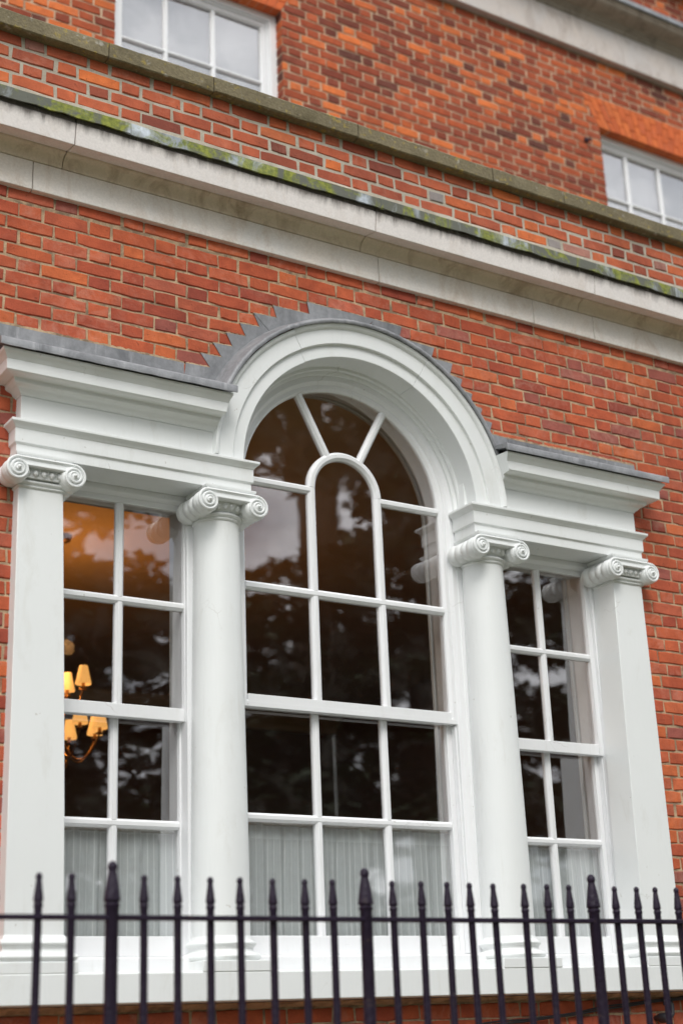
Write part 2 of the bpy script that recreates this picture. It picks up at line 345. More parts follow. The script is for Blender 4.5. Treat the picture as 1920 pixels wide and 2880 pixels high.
def mk_curtain():
    mt = bpy.data.materials.new('net'); mt.use_nodes = True
    n = mt.node_tree; n.nodes.clear()
    out = n.nodes.new('ShaderNodeOutputMaterial')
    sep = n.nodes.new('ShaderNodeSeparateXYZ'); n.links.new(pos(n), sep.inputs[0])
    md = n.nodes.new('ShaderNodeMath'); md.operation = 'MULTIPLY_ADD'; md.inputs[1].default_value = 1/0.031; md.inputs[2].default_value = 0.2
    nz = noise(n, 2.0, 2, 0.5, pos(n)); sh = n.nodes.new('ShaderNodeMath'); sh.operation = 'MULTIPLY_ADD'; sh.inputs[1].default_value = 0.02
    n.links.new(nz.outputs['Fac'], sh.inputs[0]); n.links.new(sep.outputs['X'], sh.inputs[2]); n.links.new(sh.outputs[0], md.inputs[0])
    fr = n.nodes.new('ShaderNodeMath'); fr.operation = 'FRACT'; n.links.new(md.outputs[0], fr.inputs[0])
    stripe = ramp(n, fr.outputs[0], [(0.0, 1.0), (0.07, 1.0), (0.11, 0.0), (0.95, 0.0), (1.0, 1.0)])
    mp = n.nodes.new('ShaderNodeMapRange'); mp.inputs['From Min'].default_value = 2.352; mp.inputs['From Max'].default_value = 2.356
    wv = noise(n, 1500, 1, 0.5, pos(n))
    df = n.nodes.new('ShaderNodeBsdfDiffuse'); tl = n.nodes.new('ShaderNodeBsdfTranslucent'); tr = n.nodes.new('ShaderNodeBsdfTransparent')
    hem = n.nodes.new('ShaderNodeMath'); hem.operation = 'GREATER_THAN'; hem.inputs[1].default_value = 2.362; n.links.new(sep.outputs['Z'], hem.inputs[0])
    col = mixc(n, stripe, (0.80, 0.85, 0.87), (0.94, 0.98, 0.99))
    n.links.new(col, df.inputs['Color']); n.links.new(col, tl.inputs['Color'])
    a = n.nodes.new('ShaderNodeMixShader'); a.inputs['Fac'].default_value = 0.15
    n.links.new(df.outputs[0], a.inputs[1]); n.links.new(tl.outputs[0], a.inputs[2])
    c = n.nodes.new('ShaderNodeMixShader'); n.links.new(mixc(n, hem.outputs[0], ramp(n, stripe, [(0.0, 0.86), (1.0, 1.0)]), (1.0, 1.0, 1.0)), c.inputs['Fac'])
    n.links.new(tr.outputs[0], c.inputs[1]); n.links.new(a.outputs[0], c.inputs[2]); n.links.new(c.outputs[0], out.inputs['Surface'])
    M['net'] = mt
mk_curtain()
def mk_shade():
    mt, n, b = new_mat('lamp_shade')
    b.inputs['Base Color'].default_value = (0.35, 0.24, 0.13, 1); b.inputs['Roughness'].default_value = 0.8
    b.inputs['Emission Color'].default_value = (1.0, 0.47, 0.12, 1); b.inputs['Emission Strength'].default_value = 0.82
    M['lamp_shade'] = mt
mk_shade()

# ------------------------------------------------------------------ geometry helpers
def wloc(o):
    v = Vector((0, 0, 0))
    while o is not None:
        v += o.location; o = o.parent
    return v
class MB:
    def __init__(s): s.v = []; s.f = []; s.c = []
    def add(s, vs, fs, tone=None):
        k = len(s.v); s.v += [tuple(p) for p in vs]; s.f += [tuple(i+k for i in f) for f in fs]
        if tone is not None: s.c += [tone]*len(vs)
        return s
    def box(s, x0, x1, y0, y1, z0, z1):
        return s.add([(x0,y0,z0),(x1,y0,z0),(x1,y1,z0),(x0,y1,z0),(x0,y0,z1),(x1,y0,z1),(x1,y1,z1),(x0,y1,z1)],
                     [(0,3,2,1),(4,5,6,7),(0,1,5,4),(1,2,6,5),(2,3,7,6),(3,0,4,7)])
    def grid(s, rows, closed=False, capends=True):
        """rows: list of rings (same length); closed joins last ring to first; rings themselves are closed loops"""
        n = len(rows[0]); vs = [p for r in rows for p in r]; fs = []
        m_ = len(rows)
        for i in range(m_ if closed else m_-1):
            a = i*n; b = ((i+1) % m_)*n
            for j in range(n):
                k = (j+1) % n
                fs.append((a+j, a+k, b+k, b+j))
        if capends and not closed:
            fs.append(tuple(range(n-1, -1, -1))); fs.append(tuple((m_-1)*n+j for j in range(n)))
        return s.add(vs, fs)
    def sweep(s, path, prof, closed=False, ends=True):
        """path: (x,z) points in a facade plane; prof: closed loop of (n,y), n along the right-hand normal, mitred"""
        P = [Vector((p[0], p[1])) for p in path]; N = len(P); rows = []
        for i in range(N):
            if closed: a, b = P[i-1], P[(i+1) % N]; d0 = (P[i]-a).normalized(); d1 = (b-P[i]).normalized()
            else:
                d0 = (P[i]-P[i-1]).normalized() if i > 0 else (P[1]-P[0]).normalized()
                d1 = (P[i+1]-P[i]).normalized() if i < N-1 else d0
            n0 = Vector((d0.y, -d0.x)); n1 = Vector((d1.y, -d1.x)); nn = (n0+n1)
            nn = nn.normalized() if nn.length > 1e-6 else n0
            k = 1/max(0.3, nn.dot(n0))
            rows.append([(P[i].x+nn.x*q[0]*k, q[1], P[i].y+nn.y*q[0]*k) for q in prof])
        return s.grid(rows, closed, ends)
    def extrude(s, outline, y0, y1):
        n = len(outline)
        vs = [(x, y0, z) for x, z in outline]+[(x, y1, z) for x, z in outline]
        fs = [tuple(range(n)), tuple(range(2*n-1, n-1, -1))]+[(i, i+n, (i+1) % n+n, (i+1) % n) for i in range(n)]
        return s.add(vs, fs)
    def lathe(s, prof, cx, cy, n=32, a0=0.0):
        """prof (r,z) around a vertical axis"""
        rows = [[(cx+r*math.cos(a0+2*PI*j/n), cy+r*math.sin(a0+2*PI*j/n), z) for j in range(n)] for r, z in prof]
        return s.grid(rows)
    def lathe_y(s, prof, cx, cz, n=24):
        """prof (r,y) around an axis along y"""
        rows = [[(cx+r*math.cos(2*PI*j/n), y, cz+r*math.sin(2*PI*j/n)) for j in range(n)] for r, y in prof]
        return s.grid(rows)
    def tube(s, pts, rad, n=8, cap=True):
        P = [Vector(p) for p in pts]; rows = []
        u = None
        for i, p in enumerate(P):
            d = (P[min(i+1, len(P)-1)]-P[max(i-1, 0)]).normalized()
            if u is None: u = d.orthogonal().normalized()
            u = (u-d*u.dot(d)).normalized(); w = d.cross(u)
            r = rad[i] if isinstance(rad, (list, tuple)) else rad
            rows.append([tuple(p+(u*math.cos(2*PI*j/n)+w*math.sin(2*PI*j/n))*r) for j in range(n)])
        return s.grid(rows, False, cap)
    def build(s, name, mat, parent=None, smooth=35, bevel=None, kind=None):
        me = bpy.data.meshes.new(name)
        o_ = wloc(parent) if parent else Vector((0, 0, 0))
        me.from_pydata([(x-o_.x, y-o_.y, z-o_.z) for x, y, z in s.v], [], s.f)
        if s.c:
            at = me.color_attributes.new('tone', 'FLOAT_COLOR', 'POINT')
            at.data.foreach_set('color', np.array([(c[0], c[1], c[2], 1.0) for c in s.c], dtype=np.float32).ravel())
        me.materials.append(M[mat] if isinstance(mat, str) else mat)
        bm = bmesh.new(); bm.from_mesh(me); bmesh.ops.recalc_face_normals(bm, faces=bm.faces); bm.to_mesh(me); bm.free()
        if smooth:
            me.polygons.foreach_set('use_smooth', [True]*len(me.polygons)); me.set_sharp_from_angle(angle=R(smooth))
        me.update()
        o = bpy.data.objects.new(name, me); COL.objects.link(o)
        if parent: o.parent = parent
        if bevel:
            b = o.modifiers.new('bevel', 'BEVEL'); b.width = bevel; b.segments = 2; b.limit_method = 'ANGLE'; b.angle_limit = R(40)
            b.harden_normals = False
        if kind: o['kind'] = kind
        return o
def thing(name, label, cat, loc=(0, 0, 0), group=None):
    o = bpy.data.objects.new(name, None); COL.objects.link(o); o.location = loc
    o.empty_display_size = 0.2
    o['label'] = label; o['category'] = cat
    if group: o['group'] = group
    return o
def tag(o, label, cat, group=None):
    o['label'] = label; o['category'] = cat
    if group: o['group'] = group
    return o
def project(x, y, z):
    v = Vector((x, y, z))-CAM; w = v.dot(FWD)
    return 960+4207.45*v.dot(RGT)/w, 1440-4207.45*v.dot(UPV)/w, w

# ------------------------------------------------------------------ key dimensions (metres)
CX, CZ = 3.79, 4.03                   # arch centre
YF = -0.06                            # face of pilasters and entablature
YH = 2.35                             # face of the house wall, set back behind the parapet
COLX = 0.762; COLY = 0.05

# ------------------------------------------------------------------ ground
g = MB(); g.add([(-300, -300, 0), (300, -300, 0), (300, 300, 0), (-300, 300, 0)], [(0, 1, 2, 3)])
g.build('ground', 'ground', None, 0, kind='structure')

# ------------------------------------------------------------------ brickwork
rng = random.Random(11)
def brick_geo(x0, x1, z0, z1, yf, jit=0.0021, ins=0.0045, dep=0.02):
    w = x1-x0; k = 4 if w > 0.16 else 2
    per = []
    for i in range(k): per.append((x0+w*i/k, z0))
    per.append((x1, z0))
    for i in range(k): per.append((x1-w*i/k, z1))
    per.append((x0, z1))
    n = len(per); cx_, cz_ = (x0+x1)/2, (z0+z1)/2
    tx, tz = rng.uniform(-.012, .012), rng.uniform(-.03, .03)
    edge, front = [], []
    for i, (x, z) in enumerate(per):
        corner = (abs(x-x0) < 1e-6 or abs(x-x1) < 1e-6)
        j = jit*(1.6 if corner else 1.0)
        ex, ez = x+rng.uniform(-j, j), z+rng.uniform(-j, j)
        if corner:
            ex += (cx_-ex)/abs(cx_-ex)*jit*0.7; ez += (cz_-ez)/abs(cz_-ez)*jit*0.7
        edge.append((ex, ez))
        sx = max(0.0, 1-2*ins/max(w, .01)); sz = max(0.0, 1-2*ins/(z1-z0))
        front.append((cx_+(ex-cx_)*sx, cz_+(ez-cz_)*sz))
    vs = [(x, yf+dep, z) for x, z in edge]+[(x, yf+0.0035+rng.uniform(0, .0015), z) for x, z in edge]+[(x, yf+tx*(x-cx_)+tz*(z-cz_), z) for x, z in front]
    fs = []
    for r_ in (0, 1):
        for i in range(n):
            q = (i+1) % n; fs.append((r_*n+i, r_*n+q, (r_+1)*n+q, (r_+1)*n+i))
    fs.append(tuple(2*n+i for i in range(n)))
    return vs, fs
def lay(courses, xr, yf, joint, st, hd, phase, trim, arr, yjit=0.0015):
    """Flemish bond: courses = list of (z0,z1); trim(x0,x1,z0,z1) -> list of (x0,x1) kept"""
    per_ = st+hd
    for ci, (z0, z1) in enumerate(courses):
        x = xr[0]-per_+((phase+(per_/2 if ci % 2 else 0)-xr[0]) % per_)
        k = 0
        while x < xr[1]:
            w = st if k % 2 == 0 else hd
            a, b = x+joint/2+rng.uniform(-.003, .003), x+w-joint/2+rng.uniform(-.003, .003)
            a, b = max(a, xr[0]), min(b, xr[1])
            for (p, q) in (trim(a, b, z0, z1) if trim else [(a, b)]):
                if q-p > 0.018:
                    arr.append((p, q, z0+rng.uniform(-.0015, .0015), z1+rng.uniform(-.0015, .0015), yf+rng.uniform(-yjit, yjit)))
            x += w; k += 1
def place_bricks(arr, mat, parent, limit, hidden, tone_fn):
    """the `limit` bricks that show largest become objects of their own, the rest one mass of real bricks"""
    sc_ = []
    for i, (x0, x1, z0, z1, y) in enumerate(arr):
        px, py, w = project((x0+x1)/2, y, (z0+z1)/2)
        vis = w > 0 and -10 < px < 1930 and -10 < py < 2890 and not hidden((x0+x1)/2, (z0+z1)/2)
        sc_.append(((x1-x0)*(z1-z0)/max(w, .1)**2 if vis else 0.0, i))
    top = set(i for s_, i in sorted(sc_, reverse=True)[:limit] if s_ > 0)
    rest = MB()
    for i, (x0, x1, z0, z1, y) in enumerate(arr):
        vs, fs = brick_geo(x0, x1, z0, z1, y)
        t = tone_fn((x0+x1)/2, (z0+z1)/2, x1-x0)
        if i in top:
            MB().add(vs, fs, t).build('brick', mat, parent, 0)
        else: rest.add(vs, fs, t)
    if rest.v: rest.build('brickwork', mat, parent, 0, kind='stuff')
def sub(iv, a, b):
    out = []
    for p, q in iv:
        if b <= p or a >= q: out.append((p, q)); continue
        if a > p: out.append((p, a))
        if b < q: out.append((b, q))
    return out

# --- the projecting single-storey front
bay = thing('brick_extension', 'projecting orange brick front around the arched window, with stone cornice and mossy parapet coping', 'building', (3.79, 0, 0))
XB0, XB1 = -0.5, 8.6
ww = MB()
HX0, HX1, HZ0, HZ1, HR = 2.10, 5.48, 1.70, 4.28, 0.77
ww.box(XB0, HX0, 0.005, 0.30, 0.0, HZ1); ww.box(HX1, XB1, 0.005, 0.30, 0.0, HZ1); ww.box(HX0, HX1, 0.005, 0.30, 0.0, HZ0)
am = math.asin((HZ1-CZ)/HR)
arc = [(CX+HR*math.cos(a), CZ+HR*math.sin(a)) for a in [am+(PI-2*am)*i/40 for i in range(41)]]
ww.extrude([(XB1, HZ1), (XB1, 5.26), (XB0, 5.26), (XB0, HZ1)]+arc[::-1], 0.005, 0.30)
bay_wall = ww.build('wall', 'mortar_bay', bay, 0)
def bay_trim(a, b, z0, z1):
    iv = [(a, b)]
    if z1 > 1.72 and z0 < 4.29: iv = sub(iv, 2.075, 5.505)
    if z1 > 4.28 and z0 < CZ+0.79:
        zz = max(z0, CZ); h = math.sqrt(max(0.0, 0.79**2-(zz-CZ)**2)); iv = sub(iv, CX-h, CX+h)
    return iv
J = 0.0078
cs = [(5.145, 5.215), (5.066, 5.125)]
z = 5.057
while z > 0.3:
    cs.append((z-0.0685+J/2+0.0005, z-J/2)); z -= 0.0685
cs[1] = (5.0615, 5.128)
arr = []
lay(cs, (XB0, XB1), 0.0, J, 0.2265, 0.1105, 1.962, bay_trim, arr)
def bay_hidden(x, z_):
    if math.hypot(x-CX, z_-CZ) < 0.93 and z_ > CZ: return True
    if 2.0 < x < 5.56 and 1.66 < z_ < 4.45: return True
    return False
def tone_bay(x, z_, w): 
    r = rng.random()
    t = min(1.0, max(0.0, rng.gauss(0.50, 0.18)))
    if r > 0.94: t = 0.9
    elif r < 0.05: t = 1.0
    return (t, rng.random(), rng.random())
place_bricks(arr, 'brick_bay', bay_wall, 230, bay_hidden, tone_bay)
# --- parapet above the cornice
pw = MB(); pw.box(XB0, XB1, 0.006, 0.30, 5.50, 6.04); par_wall = pw.build('parapet_wall', 'mortar_parapet', bay, 0)
cs = [(5.662+0.074*i+0.0072, 5.662+0.074*(i+1)-0.0072) for i in range(5)]
arr = []
lay(cs, (XB0, XB1), 0.0, 0.0142, 0.2215, 0.1105, 2.008+0.11, None, arr, 0.0025)
def tone_par(x, z_, w): return (min(0.96, max(0.0, rng.gauss(0.52, 0.23))) if rng.random() > 0.045 else 1.0, rng.random(), rng.random())
place_bricks(arr, 'brick_parapet', par_wall, 70, lambda x, z_: z_ > 6.03 or z_ < 5.72, tone_par)
# mortar fillet along the top of the lead
fl = MB(); n_ = 90
top_ = [(XB0+(XB1-XB0)*i/n_, rng.uniform(-.004, .006)) for i in range(n_+1)]
fl.grid([[(x, 0.01, 5.70), (x, -0.016+d*0.5, 5.715), (x, -0.012, 5.733+d), (x, 0.01, 5.738+d)] for x, d in top_])
fl.build('mortar_fillet', 'mortar_parapet', par_wall, 60)

# --- stone cornice: frieze stones and corona stones with real joints, lead dressed over the top
def stones(name, prof, mat, joints, parent, gap=0.004, bevel=0.004):
    for a, b in zip(joints[:-1], joints[1:]):
        MB().grid([[(x, y, z_) for y, z_ in prof] for x in (a+gap/2, b-gap/2)]).build(name, mat, parent, 30, bevel)
stones('frieze_stone', [(0.02, 5.197), (-0.03, 5.197), (-0.03, 5.345), (0.02, 5.345)], 'stone_frieze', [XB0, 0.62, 2.067, 3.953, 4.98, 5.42, 6.9, XB1], bay)
def arcpts(c, r_, a0, a1, n=6): return [(c[0]+r_*math.cos(R(a0+(a1-a0)*i/n)), c[1]+r_*math.sin(R(a0+(a1-a0)*i/n))) for i in range(n+1)]
cove = [(-0.034-0.036*(1-math.cos(t)), 5.347+0.052*math.sin(t)) for t in [PI/2*i/6 for i in range(7)]]
bed = [(0.02, 5.347)]+cove+[(-0.076, 5.401), (-0.082, 5.404), (-0.085, 5.412), (0.02, 5.412)]
CJ = [XB0, 0.60, 2.205, 3.842, 5.31, 6.95, XB1]
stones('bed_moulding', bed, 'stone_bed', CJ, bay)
corona = [(0.02, 5.413), (-0.086, 5.413), (-0.09, 5.406), (-0.165, 5.392), (-0.182, 5.386), (-0.196, 5.497), (-0.186, 5.502), (-0.184, 5.530), (0.02, 5.56)]
stones('corona_stone', corona, 'stone_corona', CJ, bay)
# lead apron: overlapping sheets
LJ = [XB0, 0.9, 2.45, 3.87, 5.65, 7.4, XB1]
for i, (a, b) in enumerate(zip(LJ[:-1], LJ[1:])):
    mb = MB(); d = 0.0025 if i % 2 else 0.0; rows = []
    for k in range(25):
        x = a-0.012+(b-a+0.024)*k/24; w1 = rng.uniform(-.003, .003); w2 = rng.uniform(-.004, .004)
        rows.append([(x, -0.206-d+w1, 5.512+w2), (x, -0.214-d+w1, 5.512+w2), (x, -0.215-d+w1*.5, 5.566+w1), (x, -0.208-d, 5.571+w1), (x, -0.004-d, 5.70), (x, 0.004-d, 5.70), (x, -0.010, 5.690), (x, -0.202, 5.560)])
    mb.grid(rows).build('lead_apron', 'lead_mossy', bay, 50)
# coping stones
CPJ = [XB0, 0.95, 2.42, 2.99, 3.85, 4.75, 5.27, 6.3, 7.5, XB1]
for a, b in zip(CPJ[:-1], CPJ[1:]):
    mb = MB(); rows = []; n_ = 14; dz = rng.uniform(-.004, .004); dy = rng.uniform(-.004, .003)
    for k in range(n_+1):
        x = a+0.003+(b-a-0.006)*k/n_; e = lambda s=.0022: rng.uniform(-s, s)
        rows.append([(x, 0.345, 6.030+dz), (x, 0.01, 6.024+dz), (x, -0.020, 6.024+dz), (x, -0.048+dy+e(), 6.022+dz+e()), (x, -0.054+dy+e(), 6.028+dz), (x, -0.054+dy+e(), 6.104+dz+e()), (x, -0.046+dy, 6.113+dz+e()), (x, 0.345, 6.150+dz)])
    mb.grid(rows).build('coping_stone', 'coping', bay, 30)
MB().box(XB0, XB1, 0.301, 2.345, 5.55, 5.70).build('flat_roof', 'roof_lead', bay, 0)
MB().box(XB0, XB0+0.3, 0.301, 2.345, 0, 5.549).build('side_wall', 'mortar_bay', bay, 0)
MB().box(XB1-0.3, XB1, 0.301, 2.345, 0, 5.549).build('side_wall', 'mortar_bay', bay, 0)

# --- the house wall set back behind the parapet
house = thing('brick_house', 'upper storey of mottled dark red brick set back behind the parapet coping', 'building', (6, YH, 0))
XH0, XH1 = 0.4, 13.2
W1 = (3.488, 4.832, 8.851); W2 = (8.0, 9.30, 8.841)      # window openings: x0, x1, head
WB = 6.9                                                  # their sills, hidden behind the parapet
hw = MB(); y0, y1 = YH+0.006, YH+0.34
for a, b in ((XH0, W1[0]), (W1[1], W2[0]), (W2[1], XH1)): hw.box(a+(0.006 if a > XH0 else 0), b-(0.006 if b < XH1 else 0), y0, y1, 5.6, 8.85)
hw.box(W1[0]-.006, W1[1]+.006, y0, y1, 5.6, WB); hw.box(W2[0]-.006, W2[1]+.006, y0, y1, 5.6, WB)
hw.box(XH0, XH1, y0, y1, 8.853, 11.2)
hwall = hw.build('wall', 'mortar_upper', house, 0)
def skew(w_): return ((w_[0], w_[2]), (w_[1], w_[2]), (w_[1]+0.165, w_[2]+0.306), (w_[0]-0.165, w_[2]+0.306))
def up_trim(a, b, z0, z1):
    iv = [(a, b)]
    for w_ in (W1, W2):
        if z1 > WB and z0 < w_[2]-0.02: iv = sub(iv, w_[0]-0.001, w_[1]+0.001)
        if z1 > w_[2]-0.02 and z0 < w_[2]+0.300:
            e = 0.165*max(0.0, min(1.0, ((z0+z1)/2-w_[2])/0.306)); iv = sub(iv, w_[0]-e-0.004, w_[1]+e+0.004)
    return iv
UC = 0.0757; cs = []
z = 8.856+UC*36
while z > 5.8: cs.append((z-UC+0.0055, z-0.0055)); z -= UC
cs = [c for c in cs if not (9.54 < c[0] < 10.10)]
arr = []
lay(cs, (XH0, XH1), YH, 0.0115, 0.222, 0.112, 5.332-0.112*0, up_trim, arr, 0.002)
def up_hidden(x, z_):
    return z_ < 7.72+(x-3)*0.02
def tone_up(x, z_, w):
    t = min(1.0, max(0.0, rng.gauss(0.46, 0.24)))
    if rng.random() > 0.90: t = 1.0
    return (t, rng.random(), rng.random())
place_bricks(arr, 'brick_upper', hwall, 290, up_hidden, tone_up)
# jambs of the upper windows: brick returns
for w_ in (W1, W2):
    for s_, xe in ((1, w_[0]), (-1, w_[1])):
        mb = MB()
        for (z0, z1) in cs:
            if WB < z0 and z1 < w_[2]+0.01:
                vs, fs = brick_geo(0.0, 0.10, z0, z1, 0.0)
                # turn the brick to face the opening
                mb.add([(xe-s_*0.001+s_*(0.0-vy), YH+0.006+vx, vz) for vx, vy, vz in vs], fs, tone_up(0, 0, 0))
        mb.build('jamb_brickwork', 'brick_upper', hwall, 0, kind='stuff')
# gauged flat arches of rubbed brick
for w_ in (W1, W2):
    core = MB(); q = skew(w_); core.extrude([(q[0][0]+.004, q[0][1]+.003), (q[1][0]-.004, q[1][1]+.003), (q[2][0]-.004, q[2][1]-.003), (q[3][0]+.004, q[3][1]-.003)], YH+0.012, YH+0.11)
    fa = core.build('flat_arch', 'mortar_upper', house, 0)
    nb = 21
    for i in range(nb):
        u0, u1 = i/nb, (i+1)/nb
        for lv, (v0, v1) in enumerate(((0.0, 0.49), (0.50, 1.0)) if i % 2 else ((0.0, 0.28), (0.29, 0.78), (0.79, 1.0))):
            def P_(u, v): 
                xb = w_[0]+(w_[1]-w_[0])*u; xt = w_[0]-0.165+(w_[1]-w_[0]+0.33)*u
                return (xb+(xt-xb)*v, w_[2]+0.306*v)
            a, b, c, d = P_(u0, v0), P_(u1, v0), P_(u1, v1), P_(u0, v1)
            gx = 0.0016; crk = -0.011 if (w_ is W2 and (i < 2 or (i == 2 and lv > 0))) else 0.0; yf = YH-0.002+rng.uniform(-.0012, .0012)
            o_ = [(a[0]+gx+crk, a[1]+gx), (b[0]-gx+crk, b[1]+gx), (c[0]-gx+crk, c[1]-gx), (d[0]+gx+crk, d[1]-gx)]
            cxx = sum(p[0] for p in o_)/4; czz = sum(p[1] for p in o_)/4
            i_ = [(p[0]+(cxx-p[0])*0.05, p[1]+(czz-p[1])*0.02) for p in o_]
            vs = [(p[0], YH+0.112, p[1]) for p in o_]+[(p[0], yf+0.002, p[1]) for p in o_]+[(p[0], yf, p[1]) for p in i_]
            fs = [(0, 3, 2, 1)]+[(r_*4+k, r_*4+(k+1) % 4, r_*4+4+(k+1) % 4, r_*4+4+k) for r_ in (0, 1) for k in range(4)]+[(8, 9, 10, 11)]
            MB().add(vs, fs, (rng.random(), rng.random(), rng.random())).build('voussoir', 'brick_rubbed', fa, 0)
# upper stone cornice
UJ = [XH0, 2.6, 4.7, 6.3, 8.32, 10.2, 11.9, XH1]
stones('frieze_stone', [(YH+.02, 9.548), (YH-.062, 9.543), (YH-.062, 9.872), (YH+.02, 9.872)], 'stone_upper', UJ, house)
UJ2 = [XH0, 1.9, 4.0, 6.0, 7.9, 8.72, 10.9, XH1]
mould = [(YH+.02, 9.874), (YH-.07, 9.874), (YH-.085, 9.905), (YH-.11, 9.915), (YH-.115, 9.935), (YH-.15, 9.945)]+[(YH-.15-0.10*math.sin(t), 9.945+0.055*(1-math.cos(t))) for t in [PI/2*i/5 for i in range(1, 6)]]+[(YH-.26, 10.0), (YH-.262, 10.03), (YH+.02, 10.06)]
stones('cornice_stone', mould, 'stone_upper_dark', UJ2, house)
mb = MB(); rows = []
for k in range(60):
    x = XH0+(XH1-XH0)*k/59; w1 = rng.uniform(-.004, .004)
    rows.append([(x, YH-.276+w1, 10.022+w1), (x, YH-.282+w1, 10.024), (x, YH-.28+w1, 10.072+w1), (x, YH-.27, 10.078), (x, YH-.003, 10.17), (x, YH-.003, 10.16), (x, YH-.268, 10.065)])
mb.grid(rows).build('lead_apron', 'lead', house, 50)
MB().grid([[(x, YH+.4, 10.70), (x, YH-.12, 10.66), (x, YH-.14, 10.69), (x, YH-.14, 10.80), (x, YH+.4, 10.86)] for x in (XH0, XH1)]).build('coping', 'stone_upper_dark', house, 30, 0.006)
MB().box(XH0, XH1, YH+0.345, YH+5.0, 5.6, 5.8).build('floor', 'room_floor', house, 0)
MB().box(XH0, XH1, YH+0.345, YH+5.0, 9.5, 9.7).build('ceiling', 'paint_inside', house, 0)
MB().box(XH0, XH1, YH+5.0, YH+5.2, 5.6, 11.2).build('back_wall', 'room_wall', house, 0)
for a, b in ((XH0, XH0+.25), (6.3, 6.5), (XH1-.25, XH1)): MB().box(a, b, YH+0.345, YH+4.99, 5.81, 9.49).build('cross_wall', 'room_wall', house, 0)
# small iron fixing left in the brickwork beside the right window
mb = MB(); mb.box(7.80, 7.835, YH-.018, YH+.004, 8.635, 8.672); mb.tube([(7.828, YH-.012, 8.652), (7.828, YH-.05, 8.650), (7.83, YH-.055, 8.622)], 0.008, 6)
mb.build('iron_fixing', 'iron', house)

# ------------------------------------------------------------------ upper sash windows
def bar_prof(w0, w1, yf, yb): return [(-w1/2, yb), (-w1/2, yf+0.013), (-w0/2, yf), (w0/2, yf), (w1/2, yf+0.013), (w1/2, yb)]
def pane_poly(mb, pts, y, tilt=(0, 0)):
    cxp = sum(p[0] for p in pts)/len(pts); czp = sum(p[1] for p in pts)/len(pts); n = len(pts)
    f = lambda p: y+tilt[0]*(p[0]-cxp)+tilt[1]*(p[1]-czp)
    vs = [(p[0], f(p), p[1]) for p in pts]+[(p[0], f(p)+0.003, p[1]) for p in pts]
    mb.add(vs, [tuple(range(n)), tuple(range(2*n-1, n-1, -1))]+[(i, i+n, (i+1) % n+n, (i+1) % n) for i in range(n)])
def upper_window(w_, xs, zb, label, backing_label):
    x0, x1, zt = w_; c_ = (x0+x1)/2
    t = thing('sash_window', label, 'window', (c_, YH+.1, WB), 'sash windows of the upper storey')
    fx0, fx1 = x0-0.02, x1+0.012
    fr = MB(); yb = YH+0.088
    loop = [(fx0, WB), (fx1, WB), (fx1, zt+0.02), (fx0, zt+0.02)]
    fr.sweep(loop, [(0.0, yb+.10), (0.0, yb), (-0.062, yb), (-0.068, yb+.006), (-0.068, yb+0.022), (-0.085, yb+.022), (-0.085, yb+.10)], True)
    fr.build('frame', 'paint_sash', t, 30, 0.002)
    # upper sash, glazed three panes wide
    s0, s1, sz1, sz0 = fx0+0.086, fx1-0.086, zt-0.067, zb-1.0
    sa = MB(); ys = yb+0.03
    sa.sweep([(s0, sz0), (s1, sz0), (s1, sz1), (s0, sz1)], [(0, ys+.045), (0, ys), (-0.03, ys), (-0.042, ys+.014), (-0.042, ys+.045)], True)
    sash = sa.build('sash', 'paint_sash', t, 30, 0.0015)
    g0, g1, gz1, gz0 = s0+.042, s1-.042, sz1-.042, sz0+.042
    hz = [zb-0.53, zb]
    for x in xs: MB().sweep([(x, gz0), (x, gz1)], bar_prof(0.014, 0.036, ys+.002, ys+.04)).build('glazing_bar', 'paint_sash', sash, 30)
    ex = [g0]+list(xs)+[g1]
    for z_ in hz:
        for a, b in zip(ex[:-1], ex[1:]): MB().sweep([(a, z_), (b, z_)], bar_prof(0.012, 0.032, ys+.004, ys+.04)).build('glazing_bar', 'paint_sash', sash, 30)
    ez = [gz0]+hz+[gz1]
    for a, b in zip(ex[:-1], ex[1:]):
        for c, d in zip(ez[:-1], ez[1:]):
            mb = MB(); pane_poly(mb, [(a, c), (b, c), (b, d), (a, d)], ys+.028, (rng.uniform(-.004, .004), rng.uniform(-.004, .004))); mb.build('pane', 'glass_upper', sash, 0)
    return t
upper_window(W1, (3.937, 4.322), 8.246, 'white sash window with grey panes near the top edge, cut off by the parapet coping', '')
upper_window(W2, (8.392, 8.78), 8.256, 'white sash window with clouds mirrored in it, under the cracked flat brick arch', '')
for w_, lb in ((W1, 'grey sheet added to tone the panes of the plain grey upper window'), (W2, 'grey sheet added to tone the panes of the upper window under the cracked arch')):
    mb = MB(); rows = []  # sheet added behind the glass as a grey base for the sky reflection
    for k in range(41):
        x = w_[0]+0.03+(w_[1]-w_[0]-0.06)*k/40; rows.append([(x, YH+.215+0.004*math.sin(k*0.9)+q, zz) for q, zz in ((0, WB), (0, w_[2]-0.02), (0.004, w_[2]-0.02), (0.004, WB))])
    tag(mb.grid(rows).build('added_backing', 'backing'), lb, 'backing', 'added sheets toning the upper panes')

# ------------------------------------------------------------------ the Venetian window
vw = thing('venetian_window', 'white painted three-part window with central arch, Ionic columns and small panes', 'window', (CX, 0, 1.66))
